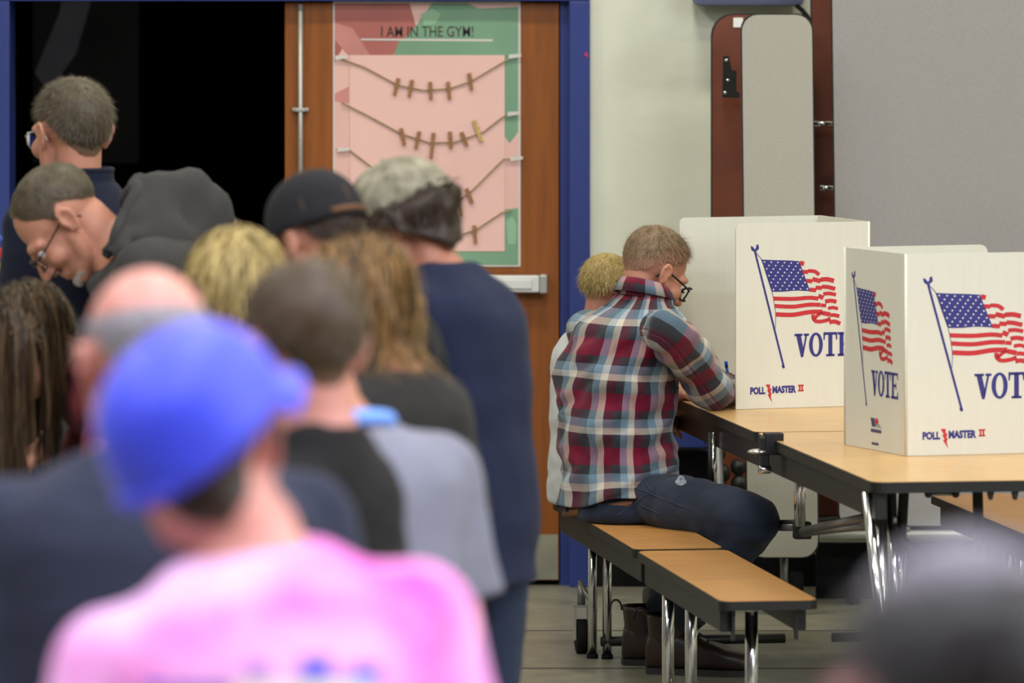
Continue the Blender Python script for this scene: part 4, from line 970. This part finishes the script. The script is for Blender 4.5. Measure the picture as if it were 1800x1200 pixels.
# 10 bald man
p = Person('bald person with grey side hair and a dark slate shirt', 255, 470, 1370, 12, lean=(0, 6, 18), hp=8, hy=8, vox=.009, skinm=SK_p, bw=1.22, bd=1.15, hs=1.05, neckr=.062)
p.body(); p.shirt(cloth('slate_shirt', (42, 45, 60)), 'short', .024, -.2, 'shirt', neck=.525, sl_r=1.2); p.trousers(KHA); p.shoes(SHOE)
p.hair(hairmat('hair_side_grey', (104, 98, 102), (160, 154, 158)), 1500, .010, .003, thick=.003, seed=9, lift=.2, table=[(0, 60), (55, 60), (66, 24), (76, 10), (84, -6), (92, 8), (104, 12), (118, 0), (135, -20), (160, -32), (180, -34)], name='side_hair', etop=26)
# 11 pink tie-dye shirt, blue cap, nearest to the camera
p = Person('person in a bright pink t-shirt and blue cap, largest in the foreground', 350, 622, 1650, 6, lean=(0, 5, 16), hp=6, hy=-6, hr=-10, side=-8, hx=-.04, vox=.008, skinm=SK_p, bw=1.0, bd=1.05, hs=.95, neckr=.060)
p.body()
PINK = mat('pink_tie_dye', srgb(216, 88, 178), .85, nscale=5.5, namp=.05, color2=srgb(244, 196, 238), bump=.08, bscale=300, sheen=.1, spec=.2)
ps = p.shirt(PINK, 'short', .022, -.2, 't_shirt', (.006, 7, 7, 7, 6), sl_r=1.2, neck=.52)
p.collar(PINK, t=.508, a=.078, b=.072, h=0, name='neckband', th=.006)
# back print: patches lying on the cloth
bv = BVHTree.FromPolygons([v.co for v in ps.data.vertices], [tuple(f.vertices) for f in ps.data.polygons])
def patch(name, x0, z0, x1, z1, m):
    V = []; Fc = []; nx, nz = 8, 5
    for j in range(nz + 1):
        for i in range(nx + 1):
            o = Vector((x0 + (x1 - x0) * i / nx, -.6, z0 + (z1 - z0) * j / nz)); h, n, ix, d = bv.ray_cast(o, Vector((0, 1, 0)))
            V.append((h if h else o + Vector((0, .45, 0))) + Vector((0, -.0025, 0)))
    for j in range(nz): Fc += [(j * (nx + 1) + i, j * (nx + 1) + i + 1, (j + 1) * (nx + 1) + i + 1, (j + 1) * (nx + 1) + i) for i in range(nx)]
    mobj(name, V, Fc, m, ps, True)
PB = mat('shirt_print_blue', srgb(70, 84, 210), .7, nscale=9, namp=.1); PW = mat('shirt_print_white', srgb(232, 228, 205), .7, nscale=9, namp=.06); PP = mat('shirt_print_violet', srgb(150, 110, 190), .7, nscale=9, namp=.1)
wi = p.W.inverted()
for (a, b, c, d, m) in ((525, 1148, 580, 1182, PB), (612, 1165, 668, 1190, PB), (430, 1155, 470, 1175, PP), (300, 1190, 400, 1212, PP), (410, 1190, 650, 1240, PW), (255, 1192, 290, 1206, PB)):
    l0, l1 = wi @ P(a, d, 1690), wi @ P(c, b, 1690); patch('back_print', l0.x, l0.z, l1.x, l1.z, m)
p.trousers(JEAN); p.shoes(SHOE2)
p.hair(H_dk, 2200, .012, .003, thick=.004, seed=9, lift=.1, etop=6, table=[(0, 6), (70, 6), (84, -6), (92, 5), (104, 5), (118, -16), (135, -42), (160, -56), (180, -58)])
CAPB = mat('cap_royal_blue', srgb(48, 62, 205), .5, nscale=9, namp=.06, bump=.1, bscale=350, sheen=.2)
p.cap(CAPB, -48, -22, 0, r=(.102, .124, .110), rimdrop=.04, brimlen=.035)

# 12 out of focus head at the bottom right
p = Person('blurred person with dark hair and a thinning pale crown in the bottom right corner', 1692, 948, 2650, 8, lean=(0, 5, 16), hp=10, hy=4, vox=.009, skinm=skin('ruddy', (176, 122, 118)), hs=1.04)
p.body(); p.shirt(cloth('dark_violet_tee', (58, 54, 74)), 'short', .02, -.18, 't_shirt'); p.trousers(KHA); p.shoes(SHOE)
p.hair(H_bk, 3000, .016, .003, thick=.006, seed=19, lift=.25, etop=46)
p.hair(hairmat('hair_thin_grey', (84, 78, 88), (136, 130, 142), (140, 120, 128)), 900, .006, .003, thick=.003, seed=20, lift=.2, table=[(0, 44), (180, 44)], name='thin_crown_hair')

# ------------------------------------------------------------------ the man in the plaid shirt
p = Person('person in a plaid flannel shirt and jeans seated on the bench, marking a ballot', 1150, 403, 614, -56, k=1.0, vox=.006, skinm=SK_l, hs=.98, hp=30, neckr=.056)
plaid_man = p
hcw = P(1150, 480, 614)
Rh = R3('Z', -4) @ R3('X', -32) @ R3('Y', 4)
p.Mh = Matrix.Translation(p.W.inverted() @ hcw) @ Rh.to_4x4()
Wi = p.W.inverted()
f_ = Vector((math.sin(math.radians(50)), math.cos(math.radians(50)), 0)); r_ = Vector((f_.y, -f_.x, 0))
CT = [(912, 1087, .152, .124), (880, 1086, .168, .136), (850, 1085, .174, .139), (790, 1083, .178, .140), (720, 1083, .182, .140), (650, 1087, .190, .132), (600, 1098, .188, .122), (572, 1106, .176, .116), (552, 1114, .136, .098), (534, 1123, .100, .076), (520, 1130, .078, .064), (510, 1134, .068, .060), (500, 1138, .061, .054)]
def cat(lst, t):
    i = min(int(t), len(lst) - 2); u = t - i; g = lambda j: lst[min(max(j, 0), len(lst) - 1)]
    return [.5 * (2 * b + (c - a) * u + (2 * a - 5 * b + 4 * c - d) * u * u + (3 * b - a - 3 * c + d) * u ** 3) for a, b, c, d in zip(g(i - 1), g(i), g(i + 1), g(i + 2))]
def tor(t):
    py, cx, a, b = cat(CT, t); sv = 621 - 6 * t / 11; return P(cx, py, sv), a, b
sho = {1: P(1174, 583, 628), -1: P(1036, 588, 606)}
elb = {1: P(1250, 682, 620), -1: P(1128, 690, 598)}
wri = {1: P(1287, 684, 611), -1: P(1192, 691, 606)}
hips = {1: P(1130, 872, 623), -1: P(1064, 862, 613)}
knee = {1: P(1322, 916, 638), -1: P(1306, 912, 622)}
ank = {1: P(1205, 1078, 622), -1: P(1162, 1075, 614)}
mb = MB(); head_shapes(mb, p.Mh, p.hs)
mb.chain([Wi @ P(1128, 545, 616), Wi @ P(1138, 512, 614), p.Mh @ (Vector((0, -.03, -.035)) * p.hs)], [.045, .051, .055], 18)
mb.loft([(Wi @ tor(t)[0], Vector(Wi.to_3x3() @ r_), Vector(Wi.to_3x3() @ f_), tor(t)[1] - .02, tor(t)[2] - .02, 2.3) for t in np.linspace(1.0, 9.5, 24)], 28)
for sd in (1, -1):
    s0, e0, w0 = [Wi @ v for v in (sho[sd], elb[sd], wri[sd])]
    mb.chain([s0, s0.lerp(e0, .5), e0, e0.lerp(w0, .3), w0], [.048, .044, .036, .038, .026], 12)
    h0, k0, a0 = [Wi @ v for v in (hips[sd], knee[sd], ank[sd])]
    mb.chain([h0, h0.lerp(k0, .5), k0, k0.lerp(a0, .4), a0], [.062, .066, .052, .048, .034], 12)
hand(mb, Wi @ wri[1], Wi.to_3x3() @ Vector((.15, .9, -.12)), Wi.to_3x3() @ Vector((-.5, .1, -.8)), 1, 32)
hand(mb, Wi @ wri[-1], Wi.to_3x3() @ Vector((.9, .25, -.1)), Wi.to_3x3() @ Vector((0, .1, -1)), -1, 22)
p.b = mb.remesh('body', p.skin, p.root, .006, 3)
me = p.b.data; p.bvh = BVHTree.FromPolygons([v.co for v in me.vertices], [tuple(q.vertices) for q in me.polygons])
for sd in (-1, 1):
    e = MB().ell(p.Mh @ Vector((sd * .030, .075, .004)), .012, None, 16, 10).build('eye', M_eye, p.root, True)
    MB().ell(p.Mh @ Vector((sd * .030, .085, .004)), .005).build('iris', M_iris, e, True)
# plaid cloth
def plaid_mat():
    m = bpy.data.materials.new('plaid_flannel'); m.use_nodes = True; nt = m.node_tree; b = nt.nodes['Principled BSDF']; b.inputs['Roughness'].default_value = .85; b.inputs['Specular IOR Level'].default_value = .2; b.inputs['Sheen Weight'].default_value = .15
    at = nt.nodes.new('ShaderNodeAttribute'); at.attribute_name = 'weave'
    sx = nt.nodes.new('ShaderNodeSeparateXYZ'); nt.links.new(at.outputs['Vector'], sx.inputs[0])
    DRK, BUR, CHA, BLU, WHI = srgb(96, 18, 44), srgb(132, 14, 50), srgb(48, 50, 56), srgb(124, 148, 166), srgb(206, 199, 188)
    def band(sock, cols, period):
        d = nt.nodes.new('ShaderNodeMath'); d.operation = 'DIVIDE'; d.inputs[1].default_value = period; nt.links.new(sock, d.inputs[0])
        fr = nt.nodes.new('ShaderNodeMath'); fr.operation = 'FRACT'; nt.links.new(d.outputs[0], fr.inputs[0])
        r = nt.nodes.new('ShaderNodeValToRGB'); r.color_ramp.interpolation = 'CONSTANT'
        el = r.color_ramp.elements
        while len(el) < len(cols): el.new(.5)
        for i, (ps_, c) in enumerate(cols): el[i].position = ps_
        for i, (ps_, c) in enumerate(cols): el[i].color = (*c, 1)
        nt.links.new(fr.outputs[0], r.inputs[0]); return r.outputs[0]
    cu = band(sx.outputs[0], [(0, DRK), (.28, CHA), (.54, BLU), (.78, WHI)], .112)
    cv = band(sx.outputs[1], [(0, BUR), (.32, CHA), (.56, WHI), (.68, BLU), (.84, CHA)], .150)
    mx = nt.nodes.new('ShaderNodeMix'); mx.data_type = 'RGBA'; mx.inputs[0].default_value = .5
    nt.links.new(cu, mx.inputs[6]); nt.links.new(cv, mx.inputs[7])
    gm_ = nt.nodes.new('ShaderNodeHueSaturation'); gm_.inputs['Saturation'].default_value = 1.15; gm_.inputs['Value'].default_value = .80; nt.links.new(mx.outputs[2], gm_.inputs['Color'])
    nt.links.new(gm_.outputs[0], b.inputs['Base Color'])
    n = nt.nodes.new('ShaderNodeTexNoise'); n.inputs['Scale'].default_value = 220; tc = nt.nodes.new('ShaderNodeTexCoord'); nt.links.new(tc.outputs['Object'], n.inputs['Vector'])
    bp = nt.nodes.new('ShaderNodeBump'); bp.inputs['Strength'].default_value = .15; bp.inputs['Distance'].default_value = .004; nt.links.new(n.outputs[0], bp.inputs['Height']); nt.links.new(bp.outputs[0], b.inputs['Normal'])
    return m
PLAID = plaid_mat()
def fold(q, k=1.0):
    return 2.4 * (.0075 * noise.noise((q.x * 7 + q.z * 6, q.y * 7, q.z * 9)) + .006 * noise.noise((q.x * 16 - q.z * 14 + 3, q.y * 14, q.z * 20)) - .004 * abs(noise.noise((q.x * 11, q.y * 11 + q.z * 16, q.z * 12 + 8)))) * k
def plaid_part(name, V, UV, nn, rows, closed_cap=None, parent=None):
    Fc = []
    for j in range(rows - 1): Fc += [(j * nn + i, j * nn + i + 1, (j + 1) * nn + i + 1, (j + 1) * nn + i) for i in range(nn - 1)]
    o = mobj(name, [Wi @ v for v in V], Fc, PLAID, parent or p.root, True)
    at = o.data.attributes.new('weave', 'FLOAT_VECTOR', 'POINT'); at.data.foreach_set('vector', [c for uv in UV for c in (uv[0], uv[1], 0)])
    sm = o.modifiers.new('cloth_thickness', 'SOLIDIFY'); sm.thickness = .002; sm.offset = -1
    return o
NR, NN = 110, 129; V = []; UV = []
for j in range(NR):
    t = 1.42 + 10.5 * j / (NR - 1); c, a, b = tor(t)
    for i in range(NN):
        q = 2 * math.pi * i / (NN - 1) - math.pi / 2 + math.pi    # seam runs down the front
        cq, sq = math.cos(q), math.sin(q); e = 2.4
        o_ = r_ * (a * math.copysign(abs(cq) ** (2 / e), cq)) + f_ * (b * math.copysign(abs(sq) ** (2 / e), sq))
        d = o_.normalized(); v = c + o_ + d * fold(c + o_, 1.0 if t > 1 else 1.2)
        low = max(0, 1 - (t - 1.42) / 2.2)
        v.z += low * (.036 * (o_.dot(Vector((1, 0, 0)))) / .17) + low * .006 * math.sin(q * 5)
        v += d * (.008 * low)
        V.append(v); UV.append(((i / (NN - 1) - .5) * 1.12 + .006 * noise.noise(v * 6) + .03, c.z + .02 * o_.dot(r_) + .006 * noise.noise(v * 6 + Vector((5, 5, 5)))))
shirt = plaid_part('shirt', V, UV, NN, NR)
def sleeve(sd, us, name='sleeve'):
    pts = [sho[sd] + (tor(7.2)[0] - sho[sd]) * .30, sho[sd], sho[sd].lerp(elb[sd], .33), sho[sd].lerp(elb[sd], .68), elb[sd], elb[sd].lerp(wri[sd], .35), elb[sd].lerp(wri[sd], .85)]
    rad = [.050, .061, .063, .061, .056, .052, .042]; V = []; UV = []; nj, ni = 60, 41; L = 0; prev = None; up = None
    for j in range(nj):
        t = (len(pts) - 1) * j / (nj - 1); c = Vector(cat([tuple(x) for x in pts], t)); r = cat([(x,) for x in rad], t)[0]
        c2 = Vector(cat([tuple(x) for x in pts], min(t + .05, len(pts) - 1.0001))); c1 = Vector(cat([tuple(x) for x in pts], max(t - .05, 0))); tg = (c2 - c1).normalized()
        if up is None: up = Vector((0, 0, 1))
        A = tg.cross(up).normalized(); B = A.cross(tg).normalized(); up = B
        if prev is not None: L += (c - prev).length
        prev = c
        if j == 0: r *= .55
        for i in range(ni):
            q = 2 * math.pi * i / (ni - 1); d = A * math.cos(q) + B * math.sin(q); v = c + d * (r + fold(c + d * r, .9) * (1 if j > 3 else 0)); v.z = max(v.z, TZ + .003) if sd > 0 and t > 3.2 or sd < 0 and t > 4 else v.z
            V.append(v); UV.append((i / (ni - 1) * .336 + us, L + .05 + .005 * noise.noise(v * 8)))
    o = plaid_part(name, V, UV, ni, nj, parent=shirt)
    MB().tube([Wi @ v for v in V[-ni:-1]], .006, 6, True).build('cuff', PLAID, o, True)
    return o
sleeve(1, .02); sleeve(-1, .06)
# folded collar with a band of the same cloth
cc = tor(10.2)[0]; V = []; UV = []
for j, (dz_, k_) in enumerate(((-.022, 1.10), (.006, 1.02), (.024, .97), (.027, 1.02), (.012, 1.16), (-.010, 1.30))):
    for i in range(41):
        q = 2 * math.pi * i / 40; V.append(cc + r_ * (.070 * k_ * math.cos(q)) + f_ * (.064 * k_ * math.sin(q) + .004) + Vector((0, 0, dz_ + .006 - .02 * math.sin(q)))); UV.append((i / 40 * .45, j * .012))
plaid_part('collar', V, UV, 41, 6, parent=shirt)
# jeans, belt, boots
DEN = mat('denim', srgb(32, 40, 56), .85, nscale=9, namp=.28, bump=.15, bscale=320, sheen=.1, spec=.2)
mb = MB()
mb.loft([(Wi @ P(1088, 911, 620), Wi.to_3x3() @ r_, Wi.to_3x3() @ f_, .160, .132, 2.6), (Wi @ P(1088, 900, 620), Wi.to_3x3() @ r_, Wi.to_3x3() @ f_, .172, .142, 2.6), (Wi @ P(1086, 876, 620), Wi.to_3x3() @ r_, Wi.to_3x3() @ f_, .166, .136, 2.4), (Wi @ P(1084, 850, 620), Wi.to_3x3() @ r_, Wi.to_3x3() @ f_, .150, .120, 2.3)], 30)
for sd in (1, -1):
    h0, k0, a0 = [Wi @ v for v in (hips[sd], knee[sd], ank[sd])]
    mb.chain([h0, h0.lerp(k0, .35), h0.lerp(k0, .7), k0, k0.lerp(a0, .3), k0.lerp(a0, .7)], [.072, .086, .084, .076, .07, .062], 16); mb.tube([k0.lerp(a0, .6), a0 + Vector((0, 0, -.005))], [.062, .058], 18)
jn = mb.remesh('jeans', DEN, p.root, .010, 4, (.008, 9, 9, 12, 1))
bc = Wi @ P(1087, 880, 620); rr_, ff_ = Wi.to_3x3() @ r_, Wi.to_3x3() @ f_
mb = MB(); ra = []
for (dz_, ad) in ((-.012, -.004), (-.012, .0), (.012, .0), (.012, -.004)): ra.append((bc + Vector((0, 0, dz_)), rr_, ff_, .166 + ad, .136 + ad, 2.5))
mb.loft(ra, 48, False); mb.V = [v + Vector((0, 0, .036 * ((p.W @ v) - (p.W @ bc)).x / .17)) for v in mb.V]; mb.build('belt', mat('belt_leather', srgb(112, 72, 38), .55, nscale=14, namp=.15), jn, True)
for ang in (-112, -70):
    q = math.radians(ang); cq, sq = math.cos(q), math.sin(q); e = 2.5
    c = bc + rr_ * (.168 * math.copysign(abs(cq) ** (2 / e), cq)) + ff_ * (.138 * math.copysign(abs(sq) ** (2 / e), sq))
    MB().box((-.008, -.003, -.028), (.008, .004, .028), Matrix.Translation(c) @ Matrix.Rotation(math.atan2((rr_ * cq + ff_ * sq).y, (rr_ * cq + ff_ * sq).x) + math.pi / 2, 4, 'Z')).build('belt_loop', DEN, jn)
jb = BVHTree.FromPolygons([v.co for v in jn.data.vertices], [tuple(q.vertices) for q in jn.data.polygons])
def onjean(px, py):
    o = Wi @ Vector((0, 0, H)); d = ((Wi @ P(px, py, 620)) - o).normalized(); h, n, i, ds = jb.ray_cast(o, d); return (h + n * .0015) if h else None
wp_ = [onjean(1197 + 9 * math.cos(a) * (1 + .25 * math.sin(3 * a)), 845 + 9 * math.sin(a)) for a in [2 * math.pi * i / 16 for i in range(16)]]; wc = onjean(1197, 845)
if all(wp_) and wc: mobj('worn_patch', wp_ + [wc], [(i, (i + 1) % 16, 16) for i in range(16)], mat('worn_denim', srgb(118, 124, 134), .9, nscale=150, namp=.5), jn)
M_stitch = mat('denim_stitch', srgb(56, 64, 84), .9, nscale=60, namp=.2)
for ln in ([(1120, 858), (1150, 870), (1180, 882), (1215, 896)], [(1085, 905), (1110, 890), (1128, 876), (1140, 868)], [(1145, 862), (1136, 850)], [(1128, 888), (1160, 902)]):
    q = [onjean(*a) for a in ln]
    if all(q): MB().tube(q, .0012, 5).build('stitching', M_stitch, jn)
BOOT = mat('boot_leather', srgb(42, 27, 21), .4, nscale=12, namp=.25, bump=.1, bscale=60)
for sd, heel, toe_, sv in ((1, (1175, 1165), (1330, 1165), 616), (-1, (1100, 1150), (1262, 1150), 609)):
    az = ank[sd]; fw = (Vector((1, -.22, 0)) if sd > 0 else Vector((1, -.12, 0))).normalized(); lf = Vector((-fw.y, fw.x, 0)); base = Vector((az.x - .02, az.y, 0)); rg = []
    e_ = empty('x')if False else None
    for (y, w_, hh, zl) in ((-.092, .016, .06, .02), (-.086, .032, .095, .012), (-.06, .041, .115, .012), (-.01, .043, .118, .012), (.04, .044, .105, .012), (.09, .047, .082, .012), (.14, .050, .062, .012), (.18, .048, .054, .012), (.208, .036, .046, .013), (.222, .018, .032, .016)):
        rg.append((Wi @ (base + fw * y + Vector((0, 0, zl + hh / 2))), Wi.to_3x3() @ lf, Vector((0, 0, 1)), w_, hh / 2, 2.7))
    bt = MB().loft(rg, 22).build('boot', BOOT, p.root, True)
    mb = MB(); mb.loft([(Wi @ (base + Vector((0, 0, z)) + fw * (-.03)), Wi.to_3x3() @ fw, Wi.to_3x3() @ lf, a, b, 2.2) for (z, a, b) in ((.08, .055, .042), (.12, .056, .045), (.155, .060, .050), (.17, .063, .053), (.165, .056, .047))], 24, False); mb.build('boot_shaft', BOOT, bt, True)
    ol = [(-.085, -.03), (-.095, 0), (-.085, .03), (-.01, .036), (.08, .045), (.15, .052), (.205, .036), (.228, 0), (.205, -.036), (.15, -.052), (.08, -.045), (-.01, -.036)]
    MB().prism(ol, 0, .018, Matrix(Wi) @ frame_mat(base, fw, lf, (0, 0, 1))).build('sole', M_sole, bt)
    MB().tube([Wi @ (base + fw * -.092 + Vector((0, 0, .155 + .03 * math.sin(a))) + fw * (-.018 * (1 - math.cos(a)))) for a in np.linspace(0, math.pi, 8)], .0035, 6).build('pull_tab', BOOT, bt, True)
    for i in range(4):
        c = base + fw * (.035 + .026 * i) + Vector((0, 0, .126 - .017 * i)); MB().tube([Wi @ (c - lf * .024), Wi @ (c + Vector((0, 0, .008))), Wi @ (c + lf * .024)], .003, 6).build('lace', M_black, bt, True)
    c = base + fw * .045 + Vector((0, 0, .128))
    for q_ in (-1, 1): MB().tube([Wi @ (c + fw * (.028 * math.sin(a)) + lf * (q_ * .03 * (1 - math.cos(a)) - .01) + Vector((0, 0, .022 * math.sin(a * .5)))) for a in np.linspace(0, 5.4, 14)], .0025, 6).build('lace_bow', M_black, bt, True)
p.hair(hairmat('hair_faded_ash', (70, 56, 42), (168, 140, 108), (190, 140, 116)), 7500, .013, .0015, thick=.004, seed=33, lift=.5, top_extra=3.0, fade=44, whorl=(180, 60), table=[(0, 47), (30, 44), (52, 30), (72, 20), (84, 6), (92, 10), (104, 8), (118, -14), (135, -32), (160, -40), (180, -42)])
p.glasses(M_black, .0028, .004, .027, .021)

# pen and ballot
pw, pt = P(1284, 692, 611), P(1276, 636, 613)
pn = empty('pen', pw, label='blue pen held upright by the person in plaid', cat='pen')
MB().tube([(pt - pw) * .05, (pt - pw) * .85], .0045, 10).build('barrel', mat('pen_blue', srgb(60, 110, 200), .3, nscale=9, namp=.05), pn, True)
MB().tube([(pt - pw) * .85, (pt - pw)], .0052, 10).build('cap', mat('pen_cap', srgb(36, 84, 190), .3, nscale=9, namp=.05), pn, True)
bl = MB().box((-.108, -.16, 0), (.108, .16, .0012)).build('ballot', M_pwhite); bl.location = (.72, 16.46, TZ + .0005); bl.rotation_euler = (0, 0, .3); tag(bl, 'white paper ballot on the table inside the booth', 'paper')

# ------------------------------------------------------------------ child beside him
p = Person('child with blond hair and glasses seated beyond the person in plaid', 1070, 458, 601, -62, lean=(0, 4, 24), hp=26, hy=6, hip=.60, k=.85, hs=.98, bw=.60, bd=.8, vox=.0075, skinm=SK_l, jaw=.88, neckr=.045)
dz = P(1070, 458, 601).z / p.k - (p.hc.z + .112)
for a in p.sp: a.z += dz * .5
p.Mh = Matrix.Translation((0, 0, dz)) @ p.Mh; p.hc.z += dz
sh = p.shoulder(1); p.arm(1, sh + Vector((.05, .08, -.24)), sh + Vector((.0, .28, -.24)), Vector((-.2, 1, 0)), Vector((0, 0, -1)))
sh = p.shoulder(-1); p.arm(-1, sh + Vector((-.05, .06, -.25)), sh + Vector((.0, .28, -.26)), Vector((.2, 1, 0)), Vector((0, 0, -1)))
for sd in (-1, 1): p.leg(sd, p.sp[0] + Vector((sd * .075, .02, .0)), (sd * .09, .40, .62), (sd * .09, .36, .19))
p.body(); p.shirt(cloth('pale_grey_tee', (190, 192, 192)), 'short', .02, -.10, 't_shirt', sl_r=.85); p.trousers(BLKT, .0); p.shoes(SHOE2, .24)
p.hair(H_bl, 5000, .026, .0028, thick=.010, seed=41, lift=.12, whorl=(175, 58), segs=4, table=[(0, 40), (40, 36), (60, 20), (78, 4), (92, 6), (104, 8), (118, -14), (135, -34), (180, -44)], fade=14)
p.glasses(M_black, .0018, .002, .026, .018)

# ------------------------------------------------------------------ sign-in table at the far left
st = empty('registration_table', (-1.62, 13.0, 0), label='grey folding sign-in table mostly hidden behind the line of people', cat='table')
MB().prism(rrect(-.62, -1.3, .52, .55, .04), .712, .74).build('table_top', M_greylam, st)
MB().prism(rrect(-.625, -1.305, .525, .555, .04), .705, .7115).build('edge_band', M_edge, st)
for (a, b) in ((-.5, -1.15), (.4, -1.15), (-.5, .45), (.4, .45)): MB().tube([(a, b, .705), (a, b, 0)], .014, 10).build('leg', M_dull, st, True)
fs = empty('form_tray', (-1.11, 12.25, .74), label='white tray of forms at the left edge below the long brown hair', cat='tray')
MB().box((-.11, -.09, 0), (.03, .09, .12), bev=.012).build('tray', M_white, fs)
MB().box((-.10, -.08, .1205), (.02, .08, .132)).build('paper_stack', M_pwhite, fs)
rb = empty('pen_cup', (-1.14, 12.95, .74), label='small red pen cup on the sign-in table at the left edge', cat='cup')
MB().tube([(0, 0, 0), (0, 0, .10)], [.032, .036], 16).build('cup', mat('red_plastic', srgb(190, 40, 40), .4, nscale=9, namp=.05), rb, True)
for i in range(4): MB().tube([(.01 * math.cos(i * 2), .01 * math.sin(i * 2), .098), (.03 * math.cos(i * 2), .03 * math.sin(i * 2), .17)], .004, 6).build('pen', [M_pblue, M_black, mat('teal_plastic', srgb(70, 150, 140), .4, nscale=9, namp=.05), M_pred][i], rb, True)
